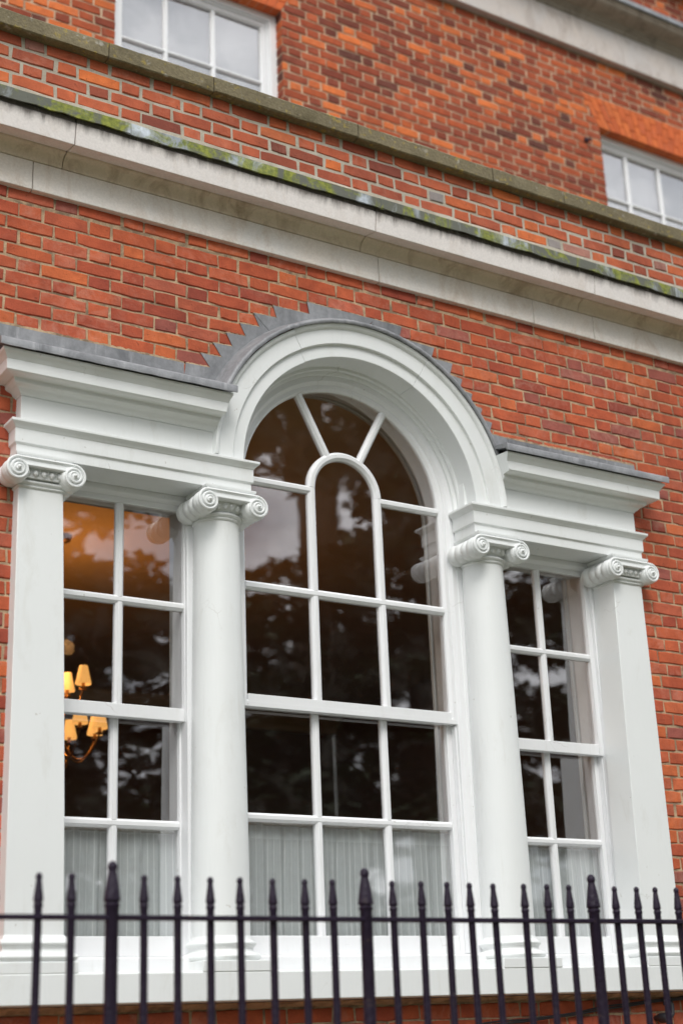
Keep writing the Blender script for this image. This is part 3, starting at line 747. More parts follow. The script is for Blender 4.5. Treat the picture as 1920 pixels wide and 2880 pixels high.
# base / sill block
mb = MB(); mb.grid([[(x, 0.12, 1.658), (x, -0.105, 1.658), (x, -0.118, 1.664), (x, -0.118, 1.774), (x, -0.112, 1.780), (x, -0.06, 1.782), (x, 0.12, 1.785)] for x in (1.985, 5.605)])
mb.build('base_block', 'paint', vw, 30, 0.003)
mb = MB(); rows = []
for k in range(50):
    x = 1.98+3.63*k/49; e = rng.uniform(-.004, .004)
    rows.append([(x, 0.01, 1.632+e), (x, -0.012-abs(e), 1.634+e), (x, -0.10, 1.655), (x, 0.01, 1.656)])
mb.grid(rows).build('mortar_bed', 'mortar_bay', vw, 50)

# attached piers behind the columns and at the ends, head beams behind the entablature
for s_ in (-1, 1):
    a, b = sorted((CX+s_*0.640, CX+s_*0.885)); MB().box(a, b, 0.105, 0.29, 1.788, 3.884).build('mullion', 'paint_sash', vw, 30, 0.004)
    a, b = sorted((CX+s_*1.535, CX+s_*1.715)); MB().box(a, b, 0.105, 0.29, 1.788, 3.884).build('jamb', 'paint_sash', vw, 30, 0.004)
    a, b = sorted((CX+s_*0.655, CX+s_*1.715)); MB().box(a, b, 0.02, 0.29, 3.892, 4.29).build('head', 'paint', vw, 0)

# --- pilasters (outer edge upright, inner edge tapering) and columns
def torus_prof(r0, z0, z1, bulge, n=7): 
    return [(r0+bulge*math.sin(PI*i/n), z0+(z1-z0)*i/n) for i in range(n+1)]
def base_prof(r_):
    """(radius, z) of an attic base above its plinth"""
    p = [(r_+0.030, 1.821)]+torus_prof(r_+0.030, 1.822, 1.853, 0.014)+[(r_+0.026, 1.855), (r_+0.014, 1.860), (r_+0.010, 1.868), (r_+0.014, 1.876)]+torus_prof(r_+0.014, 1.878, 1.902, 0.011)+[(r_+0.010, 1.904), (r_+0.006, 1.910), (r_, 1.922)]
    return p
def volute(cap, vx, vz, sgn, yfr, yback, r0=0.056):
    v = MB()
    # scroll face: a tapering fillet wound in 2.4 turns, stepping forward to a raised eye
    disc = [(0.0, yfr-0.002), (r0*0.80, yfr-0.001), (r0*0.90, yfr+0.004), (r0*0.93, yfr+0.014), (0.0, yfr+0.02)]
    v.lathe_y([(max(r_, 1e-4), y) for r_, y in disc], vx, vz, 28)
    turns = 2.45; N = 74; pts = []; rad = []
    for i in range(N+1):
        u = i/N; a = PI/2+(-sgn)*(-1)*0+sgn*(-turns*2*PI*u); rr_ = r0*(0.93-0.74*u**0.92)
        pts.append((vx+rr_*math.cos(a)*1.0, yfr-0.004-0.013*u, vz+rr_*math.sin(a))); rad.append(0.0074*(1-0.40*u))
    v.tube(pts, rad, 7)
    # filled cone under the scroll so that it steps forward
    v.lathe_y([(1e-4, yfr-0.019), (r0*0.14, yfr-0.018), (r0*0.5, yfr-0.008), (r0*0.8, yfr-0.001), (r0*0.8, yfr+0.004)], vx, vz, 24)
    v.lathe_y([(1e-4, yfr-0.031), (0.0045, yfr-0.030), (0.0072, yfr-0.026), (0.0075, yfr-0.018), (0.0095, yfr-0.014)], vx, vz, 14)
    v.build('volute', 'paint', cap, 50)
    # bolster: the ridged roll running back to the wall
    b = MB(); prof = [(1e-4, yfr+0.006), (r0*0.86, yfr+0.006), (r0*0.97, yfr+0.012), (r0*0.97, yfr+0.020)]
    nb = 4; y0b, y1b = yfr+0.022, yback
    for k in range(nb):
        for i in range(7):
            u = i/6; y = y0b+(y1b-y0b)*(k+u)/nb
            waist = 0.90-0.10*math.sin(PI*(k+u)/nb)
            prof.append((r0*(waist-0.03+0.15*math.sin(PI*u)**0.7), y))
    prof += [(r0*0.9, yback+0.004), (1e-4, yback+0.004)]
    b.lathe_y(prof, vx, vz, 28); b.build('bolster', 'paint', cap, 60)
def capital(parent, xc, rneck, flat, yc):
    """Ionic capital: abacus, volutes with bolsters, egg-and-dart, astragal"""
    yfr = -0.115; yback = 0.105; zc_ = 3.800
    c = MB()
    hw_ = 0.122
    # abacus
    rows = [[(xc-hw_-p, yb, z_), (xc-hw_-p, -0.098-p, z_), (xc+hw_+p, -0.098-p, z_), (xc+hw_+p, yb, z_)] for p, z_, yb in ((-0.010, 3.861, .104), (-0.002, 3.866, .104), (0.004, 3.871, .104), (0.006, 3.878, .104), (0.006, 3.8835, .104))]
    c.grid(rows)
    cap = c.build('capital', 'paint', parent, 35)
    # canalis: the band that joins the two scrolls, with raised edges
    k = MB(); L_, R_ = xc-0.124, xc+0.124
    k.grid([[(x, yfr+0.016, 3.8615), (x, yfr+0.004, 3.8615), (x, yfr-0.004, 3.8585), (x, yfr-0.006, 3.853), (x, yfr-0.003, 3.849), (x, yfr+0.003, 3.845), (x, yfr+0.002, 3.829), (x, yfr-0.004, 3.826), (x, yfr-0.004, 3.821), (x, yfr+0.004, 3.819), (x, yback, 3.819), (x, yback, 3.8615)] for x in (L_, R_)])
    k.build('canalis', 'paint', cap, 40)
    # echinus with eggs
    e = MB()
    ez0, ez1 = 3.779, 3.822
    if flat:
        e.box(xc-rneck-0.004, xc+rneck+0.004, -0.085, 0.1, ez0, ez1)
        for i in range(5):
            ex = xc-0.072+0.144*i/4
            e.lathe([(1e-4, ez0+.003)]+[(0.0125*math.sin(PI*q/8)**0.8, ez0+.003+0.034*q/8) for q in range(1, 8)]+[(1e-4, ez0+.037)], ex, -0.089, 10)
        for i in range(4):
            ex = xc-0.054+0.108*i/3
            e.add([(ex-.005, -.088, ez1-.004), (ex+.005, -.088, ez1-.004), (ex, -.094, ez0+.004), (ex, -.098, ez1-.006)], [(0, 2, 3), (1, 3, 2), (0, 3, 1), (0, 1, 2)])
    else:
        e.lathe([(rneck+0.002, ez0), (rneck+0.012, ez0+.010), (rneck+0.022, ez0+.024), (rneck+0.026, ez1-.004), (rneck+0.02, ez1), (0.02, ez1)], xc, yc, 32)
        for i in range(24):
            a = 2*PI*(i+.5)/24; rr_ = rneck+0.021
            if math.sin(a) > 0.35: continue
            e.lathe([(1e-4, ez0+.004)]+[(0.0115*math.sin(PI*q/7)**0.8, ez0+.004+0.034*q/7) for q in range(1, 7)]+[(1e-4, ez0+.038)], xc+rr_*math.cos(a), yc+rr_*math.sin(a), 9)
    e.build('echinus', 'paint', cap, 50)
    # astragal
    a_ = MB(); pr = [(rneck, 3.738), (rneck+.006, 3.741), (rneck+.008, 3.747), (rneck+.004, 3.751)]+torus_prof(rneck+0.004, 3.753, 3.777, 0.013)+[(rneck+.002, 3.779), (rneck-.01, 3.7795)]
    if flat:
        rows = []
        for r_, z_ in pr:
            d = r_-rneck; rows.append([(xc-rneck-d, 0.104, z_), (xc-rneck-d, YF-d, z_), (xc+rneck+d, YF-d, z_), (xc+rneck+d, 0.104, z_)])
        a_.grid(rows)
    else: a_.lathe(pr, xc, yc, 40)
    a_.build('astragal', 'paint', cap, 50)
    for s_ in (-1, 1): volute(cap, xc+s_*0.124, zc_, s_, yfr, yback)
    return cap
for s_ in (-1, 1):
    # pilaster
    xo = CX+s_*1.751; xit = CX+s_*1.552; xib = CX+s_*1.508
    ZS = [1.905, 2.4, 2.9, 3.35, 3.745]
    mb = MB(); rows = []
    for z_ in ZS:
        u = (z_-1.905)/(3.745-1.905); xi = xib+(xit-xib)*(u**1.25); d = 0.012*(1-u**1.25)
        rows.append([(xo, 0.104, z_), (xo, YF-d, z_), (xi, YF-d, z_), (xi, 0.104, z_)])
    pil = mb.grid(rows).build('pilaster', 'paint', vw, 30, 0.003)
    pil['label'] = 'flat square-edged pilaster at the outer edge of the window'
    capital(pil, (xo+xit)/2, abs(xo-xit)/2, True, 0)
    a, b = sorted((xo, xib)); mb = MB()
    r_ = (b-a)/2; xc_ = (a+b)/2
    rows = []
    for rr_, z_ in base_prof(r_):
        d = rr_-r_; rows.append([(a-d*0.8, 0.10, z_), (a-d*0.8, YF-.012-d, z_), (b+d, YF-.012-d, z_), (b+d, 0.10, z_)])
    mb.grid(rows).build('base', 'paint', pil, 50)
    MB().box(a-.036, b+.044, YF-.012-.046, 0.10, 1.776, 1.8205).build('plinth', 'paint', pil, 30, 0.003)
    # column
    xc = CX+s_*COLX
    shaft = []
    for i in range(17):
        u = i/16; z_ = 1.92+(3.742-1.92)*u
        shaft.append((0.1235-0.0195*(max(0, u-0.12)/0.88)**1.35, z_))
    cl = MB().lathe(shaft, xc, COLY, 56).build('column', 'paint', vw, 40)
    cl['label'] = 'round column with scrolled Ionic capital'
    capital(cl, xc, 0.104, False, COLY)
    MB().lathe(base_prof(0.1235), xc, COLY, 48).build('base', 'paint', cl, 50)
    MB().box(xc-.170, xc+.170, COLY-.170, 0.10, 1.776, 1.8205).build('plinth', 'paint', cl, 30, 0.003)

# --- entablatures
ARC_OUT = 0.838
def arch_x(z_, s_): return CX+s_*math.sqrt(max(0.0, ARC_OUT**2-(z_-CZ)**2))
arch_prof = [(-.02, 3.884), (0.009, 3.884), (0.009, 3.929), (0.018, 3.935), (0.018, 3.998), (0.022, 4.001), (0.024, 4.006), (0.030, 4.012), (0.037, 4.018), (0.041, 4.022), (0.041, 4.034), (0.002, 4.040), (-.02, 4.040)]
corn_prof = [(-.02, 4.158), (0.004, 4.158), (0.006, 4.164), (0.016, 4.170), (0.022, 4.176), (0.026, 4.182), (0.034, 4.186), (0.044, 4.190), (0.052, 4.196), (0.054, 4.210), (0.058, 4.214), (0.096, 4.216), (0.105, 4.222), (0.107, 4.268), (0.111, 4.272), (0.114, 4.280), (0.122, 4.290), (0.130, 4.297), (0.132, 4.308), (-.02, 4.318)]
for s_ in (-1, 1):
    XE = CX+s_*1.762; XI = CX+s_*0.650
    def ring(p, z_, yb=0.104):
        return [(XE+s_*p, 0.004 if True else yb, z_), (XE+s_*p, YF-p, z_), (XI-s_*p, YF-p, z_), (XI-s_*p, yb, z_), (XE+s_*0.0-s_*0.06, yb, z_)]
    en = MB().grid([ring(p, z_) for p, z_ in arch_prof]).build('entablature', 'paint', vw, 30, 0.0015)
    # frieze and cornice stop against the arch
    fz = MB(); xf = CX+s_*1.752
    fz.grid([[(xf, 0.004, z_), (xf, YF, z_), (arch_x(z_, s_)-s_*0.02, YF, z_), (arch_x(z_, s_)-s_*0.02, 0.02, z_)] for z_ in (4.041, 4.08, 4.12, 4.1575)])
    fz.build('frieze', 'paint', en, 30, 0.0015)
    cn = MB(); cn.grid([[(xf+s_*p, 0.004, z_), (xf+s_*p, YF-p, z_), (arch_x(z_, s_), YF-p, z_), (arch_x(z_, s_), 0.01, z_)] for p, z_ in corn_prof])
    cn.build('cornice', 'paint', en, 35, 0.001)
    # lead on top: rolled front edge, sloping sheet, upstand against the bricks
    ld = MB(); xr = xf+s_*0.150; xl = arch_x(4.33, s_)-s_*0.005
    rows = []; n_ = 26
    for k in range(n_+1):
        x = xr+(xl-xr)*k/n_; w1 = rng.uniform(-.002, .002)
        rows.append([(x, YF-.140+w1, 4.311+w1), (x, YF-.149+w1, 4.309+w1), (x, YF-.151+w1, 4.338+w1), (x, YF-.146+w1, 4.346), (x, YF-.136, 4.350), (x, -0.004, 4.376), (x, 0.003, 4.372), (x, YF-.140, 4.322)])
    ldo = ld.grid(rows).build('lead_capping', 'lead', en, 50)
    us = MB(); xa = xf+s_*0.10 if s_ > 0 else xf+s_*0.13; zt = 4.506 if s_ < 0 else 4.474
    xe = CX+s_*(0.95 if s_ < 0 else 0.955)
    rows = []
    for k in range(n_+1):
        x = xa+(xe-xa)*k/n_; w1 = rng.uniform(-.0015, .0015)
        rows.append([(x, -0.0045+w1, 4.372), (x, -0.0045+w1, zt+w1), (x, -0.0020, zt+w1), (x, -0.0020, 4.372)])
    us.grid(rows).build('lead_upstand', 'lead', en, 50)
    # sandy mortar pointing along the top of the upstand
    pt = MB(); rows = []
    for k in range(61):
        x = xa+(xe-xa)*k/60; e = rng.uniform(0, .006)
        rows.append([(x, 0.006, zt-.001), (x, -0.003, zt), (x, -0.0025, zt+0.008+e), (x, 0.006, zt+0.010+e)])
    pt.grid(rows).build('pointing', 'mortar_bay', en, 50)

# --- archivolt, soffit, lead roll, stepped flashing
def arcpath(r_, a0=0.0, a1=PI, n=72, cz=CZ): return [(CX+r_*math.cos(a0+(a1-a0)*i/n), cz+r_*math.sin(a0+(a1-a0)*i/n)) for i in range(n+1)]
def ringsweep(mb, prof, a0=0.0, a1=PI, n=72, closed=False, cz=CZ):
    rows = [[(CX+r_*math.cos(a), y, cz+r_*math.sin(a)) for r_, y in prof] for a in [a0+(a1-a0)*i/n for i in range(n+1)]]
    return mb.grid(rows, False, True)
av = [(0.672, 0.10), (0.672, -0.057), (0.675, -0.060), (0.733, -0.062), (0.736, -0.066), (0.736, -0.076), (0.739, -0.079), (0.812, -0.081), (0.815, -0.086), (0.819, -0.093), (0.826, -0.098), (0.838, -0.100), (0.838, 0.012), (0.80, 0.10)]
a_lo = 0.013
arch = None
# built up from three bent lengths with hairline joints, as the carpenter left it
cuts = [a_lo, R(62), R(118.5), PI-a_lo]
for i in range(3):
    mb = MB(); da = 0.0009
    ringsweep(mb, [(r_+(0.0016 if i == 1 else 0.0), y) for r_, y in av], cuts[i]+(da if i else 0), cuts[i+1]-(da if i < 2 else 0), 40)
    o = mb.build('archivolt', 'paint', vw, 30, 0.001) if arch is None else mb.build('archivolt_length', 'paint', arch, 30, 0.001)
    if arch is None: arch = o
# bead where the soffit meets the frame
mb = MB(); ringsweep(mb, [(0.674, 0.062), (0.660, 0.064), (0.656, 0.070), (0.656, 0.078), (0.662, 0.084), (0.650, 0.088), (0.642, 0.094), (0.642, 0.112), (0.674, 0.112)], a_lo, PI-a_lo, 72)
mb.build('soffit_bead', 'paint', arch, 35)
# lead roll over the arch in overlapping lengths
lr = [(0.840, -0.094), (0.839, -0.112), (0.846, -0.116), (0.858, -0.113), (0.864, -0.104), (0.892, -0.004), (0.886, 0.0), (0.848, -0.10)]
lo = math.asin((4.335-CZ)/0.865)
fcut = [lo-0.02, R(60), R(86), R(119), PI-lo+0.02]
flash = None
for i in range(4):
    mb = MB(); ov = 0.002*(i % 2)
    rows = []
    for k in range(33):
        a = fcut[i]-0.006+(fcut[i+1]-fcut[i]+0.012)*k/32; w1 = rng.uniform(-.0014, .0014)
        rows.append([(CX+(r_+ov+w1)*math.cos(a), y-ov*.5, CZ+(r_+ov+w1)*math.sin(a)) for r_, y in lr])
    mb.grid(rows)
    if flash is None: flash = mb.build('lead_roll', 'lead', vw, 50)
    else: mb.build('lead_roll_length', 'lead', flash, 50)
# stepped flashing cut into the brick courses
zst = [4.509, 4.578, 4.646, 4.715, 4.783, 4.852, 4.920, 4.988]
def rx(r_, z_): return math.sqrt(max(0.0, r_*r_-(z_-4.02)**2))
Ls = [(2.850, 4.509), (2.978, 4.511), (2.927, 4.577), (3.040, 4.578), (2.994, 4.645), (3.098, 4.648), (3.065, 4.715), (3.172, 4.718), (3.140, 4.783), (3.249, 4.787), (3.217, 4.855), (3.346, 4.858), (3.328, 4.921), (3.536, 4.924), (3.524, 4.989)]
Rs = [(4.095, 4.984), (4.078, 4.917), (4.298, 4.907), (4.275, 4.845), (4.410, 4.840), (4.389, 4.772), (4.467, 4.760), (4.448, 4.700), (4.528, 4.688), (4.509, 4.628), (4.587, 4.615), (4.565, 4.555), (4.646, 4.545), (4.622, 4.480), (4.742, 4.475)]
def flash_piece(top, a_from, a_to, y):
    inner = [(CX+0.876*math.cos(a), CZ+0.876*math.sin(a)) for a in [a_from+(a_to-a_from)*i/16 for i in range(17)]]
    return MB().extrude(top+inner, y, y+0.0025)
TOPM = 3.93
p1 = flash_piece([(2.83, 4.372)]+Ls[:11], math.atan2(Ls[10][1]-CZ, Ls[10][0]-CX+0.06), PI-0.42, -0.0050)
p1.build('stepped_flashing', 'lead', flash, 0)
p2 = flash_piece(Ls[10:]+[(TOPM, 4.986)], PI/2-0.06, math.atan2(Ls[10][1]-CZ, Ls[10][0]-CX+0.04), -0.0068)
p2.build('stepped_flashing', 'lead', flash, 0)
p3 = flash_piece([(TOPM-0.004, 4.9865)]+Rs+[(4.75, 4.372)], 0.42, PI/2-0.09, -0.0052)
p3.build('stepped_flashing', 'lead', flash, 0)
# pale mortar smeared into the steps
pm = MB()
def smear(a, b):
    n_ = 8
    for k in range(n_):
        u0, u1 = k/n_, (k+1)/n_; e0, e1 = rng.uniform(.003, .009), rng.uniform(.003, .009)
        x0 = a[0]+(b[0]-a[0])*u0; x1 = a[0]+(b[0]-a[0])*u1; z0 = a[1]+(b[1]-a[1])*u0; z1 = a[1]+(b[1]-a[1])*u1
        pm.add([(x0, -.0035, z0-.001), (x1, -.0035, z1-.001), (x1, -.003, z1+e1), (x0, -.003, z0+e0), (x0, .006, z0-.001), (x1, .006, z1-.001), (x1, .006, z1+e1+.001), (x0, .006, z0+e0+.001)],
               [(0, 1, 2, 3), (4, 7, 6, 5), (3, 2, 6, 7), (0, 3, 7, 4), (1, 5, 6, 2)])
for pts in (Ls, Rs):
    for a, b in zip(pts[:-1], pts[1:]):
        if abs(a[1]-b[1]) < 0.02: smear(a, b)
smear((3.524, 4.989), (TOPM, 4.986)); smear((TOPM, 4.986), (4.095, 4.984))
pm.build('pointing', 'mortar_bay', flash, 40)

# --- casings and sashes
YC, YU, YL = 0.108, 0.128, 0.172       # casing face, upper sash face, lower sash face
CASE = [(0.0, YC+0.17), (0.0, YC), (-0.030, YC), (-0.036, YC+.004), (-0.040, YC+.012), (-0.046, YC+.016), (-0.046, YC+0.17)]
def rect(x0, x1, z0, z1): return [(x0, z0), (x1, z0), (x1, z1), (x0, z1)]
def archloop(hw_, z0, r_=None, n=48, cz=CZ):
    r_ = r_ or hw_
    return [(CX-hw_, z0), (CX+hw_, z0)]+[(CX+r_*math.cos(PI*i/n), cz+r_*math.sin(PI*i/n)) for i in range(n+1)]
# right-hand normal of a counter-clockwise loop points outward; negative n runs inward
SASH = lambda yf, w_: [(0.0, yf+.042), (0.0, yf), (-(w_-.012), yf), (-w_, yf+.012), (-w_, yf+.042)]
def add_pane(sash, pts, y):
    mb = MB(); pane_poly(mb, pts, y, (rng.uniform(-.005, .005), rng.uniform(-.004, .004))); mb.build('pane', 'glass', sash, 0)
def bar(sash, a, b, yf, w0=0.016, w1=0.038):
    MB().sweep([a, b], bar_prof(w0, w1, yf+.001, yf+.036)).build('glazing_bar', 'paint_sash', sash, 30, 0.001)
YG = 0.026
def sash_rect(name, x0, x1, z0, z1, yf, wst, rail_top, rail_bot, vx, hz, lab=None):
    """sash frame with stiles of width wst and rails of their own; glazing bars at vx, hz"""
    mb = MB()
    for a, b in ((x0, x0+wst), (x1-wst, x1)): mb.box(a, b, yf, yf+.042, z0, z1)
    g0, g1 = x0+wst, x1-wst
    mb.box(g0, g1, yf+.0006, yf+.042, z1-rail_top, z1); mb.box(g0, g1, yf+.0006, yf+.042, z0, z0+rail_bot)
    s = mb.build(name, 'paint_sash', vw, 30, 0.003)
    gz0, gz1 = z0+rail_bot, z1-rail_top
    ez = [gz0]+hz+[gz1]; ex = [g0]+vx+[g1]
    for c, d in zip(ez[:-1], ez[1:]):
        for x in vx: bar(s, (x, c+(.012 if c in hz else 0)), (x, d-(.012 if d in hz else 0)), yf+.0015)
    for z_ in hz:
        bar(s, (g0, z_), (g1, z_), yf)
    for a, b in zip(ex[:-1], ex[1:]):
        for c, d in zip(ez[:-1], ez[1:]): add_pane(s, rect(a, b, c, d), yf+YG)
    return s
for s_ in (-1, 1):
    xm = CX+s_*1.199
    o0, o1 = xm-0.348, xm+0.348
    ca = MB(); ca.sweep(rect(o0-.04, o1+.04, 1.79, 3.890), CASE, True); cas = ca.build('casing', 'paint_sash', vw, 30, 0.0015)
    MB().grid([[(x, 0.28, 1.852), (x, 0.10, 1.849), (x, 0.03, 1.842), (x, 0.024, 1.838), (x, 0.024, 1.80), (x, 0.03, 1.780), (x, 0.28, 1.780)] for x in (o0-.036, o1+.036)]).build('sill', 'paint_sash', cas, 30, 0.002)
    sash_rect('upper_sash', o0+.006, o1-.006, 2.841, 3.852, YU, 0.032, 0.036, 0.058, [xm], [3.366])
    sash_rect('lower_sash', o0+.004, o1-.004, 1.853, 2.900, YL, 0.036, 0.048, 0.082, [xm+.004], [2.397])
    # parting bead and the sash box inside
    for q in (o0+.004, o1-.016): MB().box(q, q+.012, YU+.012, YL-.002, 1.856, 2.84).build('parting_bead', 'paint_sash', cas, 0)
# centre light
o_ = 0.606
ca = MB(); ca.sweep(archloop(o_+.04, 1.79), CASE, True); cas = ca.build('casing', 'paint_sash', vw, 30, 0.0015)
MB().grid([[(x, 0.28, 1.855), (x, 0.10, 1.852), (x, 0.03, 1.845), (x, 0.024, 1.841), (x, 0.024, 1.80), (x, 0.03, 1.780), (x, 0.28, 1.780)] for x in (CX-o_-.036, CX+o_+.036)]).build('sill', 'paint_sash', cas, 30, 0.002)
for q in (CX-o_+.003, CX+o_-.015): MB().box(q, q+.012, YU+.012, YL-.002, 1.858, 2.93).build('parting_bead', 'paint_sash', cas, 0)
ws = 0.035; hw_ = o_-.004
fs_ = MB(); fs_.sweep(archloop(hw_, 2.938), SASH(YU, ws), True)
fs_.box(CX-hw_+ws, CX+hw_-ws, YU+.0006, YU+.042, 2.94, 2.996)
us = fs_.build('upper_sash', 'paint_sash', vw, 30, 0.0015)
us['label'] = 'round-headed upper sash with fan of curved glazing bars'
V1, V2 = CX-0.188, CX+0.200
FZ = 4.058; FR = 0.194; VC = (V1+V2)/2
gl, gr, gtop = CX-hw_+ws, CX+hw_-ws, hw_-ws
HB, SP = 3.515, 4.045
for x in (V1, V2):
    bar(us, (x, 2.996), (x, HB-.012), YU+.0015, .018, .044); bar(us, (x, HB+.012), (x, FZ), YU+.0015, .018, .044)
bar(us, (gl, HB), (gr, HB), YU, .018, .042)
bar(us, (gl, SP), (V1-.008, SP), YU+.0022, .018, .040); bar(us, (V2+.008, SP), (gr, SP), YU+.0022, .018, .040)
fa = MB(); fa.sweep([(VC+FR*math.cos(PI*i/28), FZ+FR*math.sin(PI*i/28)) for i in range(29)], bar_prof(.018, .044, YU+.001, YU+.036)); fa.build('glazing_bar', 'paint_sash', us, 40, 0.001)
def onring(r_, a, c): return (c[0]+r_*math.cos(a), c[1]+r_*math.sin(a))
ra = [R(117), R(62)]
def hit_outer(a):   # where a ray from the fan centre meets the sash ring
    d = 0.2
    while math.hypot(VC+d*math.cos(a)-CX, FZ+d*math.sin(a)-CZ) < gtop+0.004: d += 0.002
    return (VC+d*math.cos(a), FZ+d*math.sin(a))
for a in ra: bar(us, onring(FR+.006, a, (VC, FZ)), hit_outer(a), YU+.0022, .016, .040)
# panes
yp = YU+YG
for c, d in ((2.996, HB),):
    for a, b in ((gl, V1), (V1, V2), (V2, gr)): add_pane(us, rect(a, b, c, d), yp)
add_pane(us, rect(gl, V1, HB, SP), yp); add_pane(us, rect(V2, gr, HB, SP), yp)
add_pane(us, [(V1, HB), (V2, HB)]+[(VC+FR*math.cos(PI*i/20), FZ+FR*math.sin(PI*i/20)) for i in range(21)], yp)
def fan_pane(a0, a1):
    o1 = [hit_outer(a0+(a1-a0)*i/14) for i in range(15)]; i1 = [onring(FR, a0+(a1-a0)*i/14, (VC, FZ)) for i in range(15)]
    add_pane(us, o1+i1[::-1], yp)
fan_pane(R(-2), ra[1]); fan_pane(ra[1], ra[0]); fan_pane(ra[0], R(182))
sash_rect('lower_sash', CX-o_+.004, CX+o_-.004, 1.855, 2.996, YL, 0.038, 0.052, 0.083, [CX-0.180, CX+0.203], [2.450])

# --- inner linings: splayed shutter boxes seen through the glass
for xa, sgn, x2, zt in ((CX-o_-.02, 1, 0, CZ), (CX+o_+.02, -1, 0, CZ), (CX-1.199-.36, 1, 0, 3.86), (CX-1.199+.36, -1, 0, 3.86), (CX+1.199-.36, 1, 0, 3.86), (CX+1.199+.36, -1, 0, 3.86)):
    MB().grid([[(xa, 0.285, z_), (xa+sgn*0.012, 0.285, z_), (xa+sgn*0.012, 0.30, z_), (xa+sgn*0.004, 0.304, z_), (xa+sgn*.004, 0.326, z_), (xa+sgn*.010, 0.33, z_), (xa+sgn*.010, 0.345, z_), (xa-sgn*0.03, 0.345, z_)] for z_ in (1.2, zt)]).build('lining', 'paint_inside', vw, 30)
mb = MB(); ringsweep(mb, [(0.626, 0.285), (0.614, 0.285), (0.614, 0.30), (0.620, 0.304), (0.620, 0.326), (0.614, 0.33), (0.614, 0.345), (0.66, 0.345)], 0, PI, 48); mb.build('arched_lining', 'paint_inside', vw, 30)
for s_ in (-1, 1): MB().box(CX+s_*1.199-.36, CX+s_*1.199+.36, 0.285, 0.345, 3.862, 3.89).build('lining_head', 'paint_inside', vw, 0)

# ------------------------------------------------------------------ room behind the window
def room_part(name, mb, mat): o = mb.build(name, mat, None, 0); o['kind'] = 'structure'; return o
RX0, RX1, RY1, RZ1 = 0.3, 8.1, 7.2, 4.66
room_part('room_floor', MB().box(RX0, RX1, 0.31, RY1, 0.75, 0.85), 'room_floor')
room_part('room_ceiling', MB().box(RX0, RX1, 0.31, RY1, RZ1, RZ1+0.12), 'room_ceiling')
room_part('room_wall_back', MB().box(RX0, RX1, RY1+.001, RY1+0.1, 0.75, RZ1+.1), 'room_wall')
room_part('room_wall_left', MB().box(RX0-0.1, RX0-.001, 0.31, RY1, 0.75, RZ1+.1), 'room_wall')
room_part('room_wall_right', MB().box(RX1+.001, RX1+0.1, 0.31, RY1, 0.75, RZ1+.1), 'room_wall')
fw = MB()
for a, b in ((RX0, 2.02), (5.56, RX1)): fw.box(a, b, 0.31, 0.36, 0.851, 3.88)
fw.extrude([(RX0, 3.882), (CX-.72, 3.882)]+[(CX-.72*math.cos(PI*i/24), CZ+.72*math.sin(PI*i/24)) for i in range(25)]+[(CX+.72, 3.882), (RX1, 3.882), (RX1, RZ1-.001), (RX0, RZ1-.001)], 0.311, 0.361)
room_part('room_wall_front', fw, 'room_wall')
cm = MB(); cm.grid([[(x, RY1, 4.44), (x, RY1-.06, 4.44), (x, RY1-.08, 4.49), (x, RY1-.16, 4.56), (x, RY1-.20, 4.62), (x, RY1-.20, RZ1-.002), (x, RY1, RZ1-.002)] for x in (RX0+.01, RX1-.01)])
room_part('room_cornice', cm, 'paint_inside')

# ------------------------------------------------------------------ net curtains behind the lower panes
for nm, xa, xb, zt, lb in (('net_curtain', CX-1.199-.33, CX-1.199+.33, 2.383, 'striped half-height net curtain behind the window left of the arch'),
                           ('net_curtain', CX-.585, CX+.585, 2.436, 'wide striped half-height net curtain in the central arched window'),
                           ('net_curtain', CX+1.199-.33, CX+1.199+.33, 2.386, 'striped half-height net curtain in the narrow window by the right brick wall')):
    mb = MB(); n_ = int((xb-xa)/0.006); rows = []
    ph = rng.uniform(0, 6)
    for k in range(n_+1):
        x = xa+(xb-xa)*k/n_; w_ = 0.006*math.sin(x*62+ph+1.5*math.sin(x*7))+0.007*math.sin(x*23+ph*2)+0.004*math.sin(x*131+ph)
        rows.append([(x+0.002*math.sin(x*90), 0.236+w_*f_, z_) for z_, f_ in ((1.86, 1.2), (2.05, 1.1), (2.25, 0.9), (zt-.03, 0.5), (zt, 0.45))])
    vs = [p for r_ in rows for p in r_]; fs = [(i*5+j, i*5+j+1, i*5+j+6, i*5+j+5) for i in range(n_) for j in range(4)]
    mb.add(vs, fs); cu = mb.build(nm, 'net', None, 80)
    tag(cu, lb, 'curtain', 'net curtains behind the lower panes')
    MB().grid([[(xa, 0.2495+q[0], zt-.02+q[1]), (xb, 0.2495+q[0], zt-.02+q[1])][:0] or [(x, 0.236+0.004*math.sin(a), zt-.012+0.004*math.cos(a)) for a in [2*PI*i/8 for i in range(8)]] for x in (xa-.02, xb+.02) for q in ((0, 0),)]).build('curtain_rod', 'paint_inside', cu, 60)

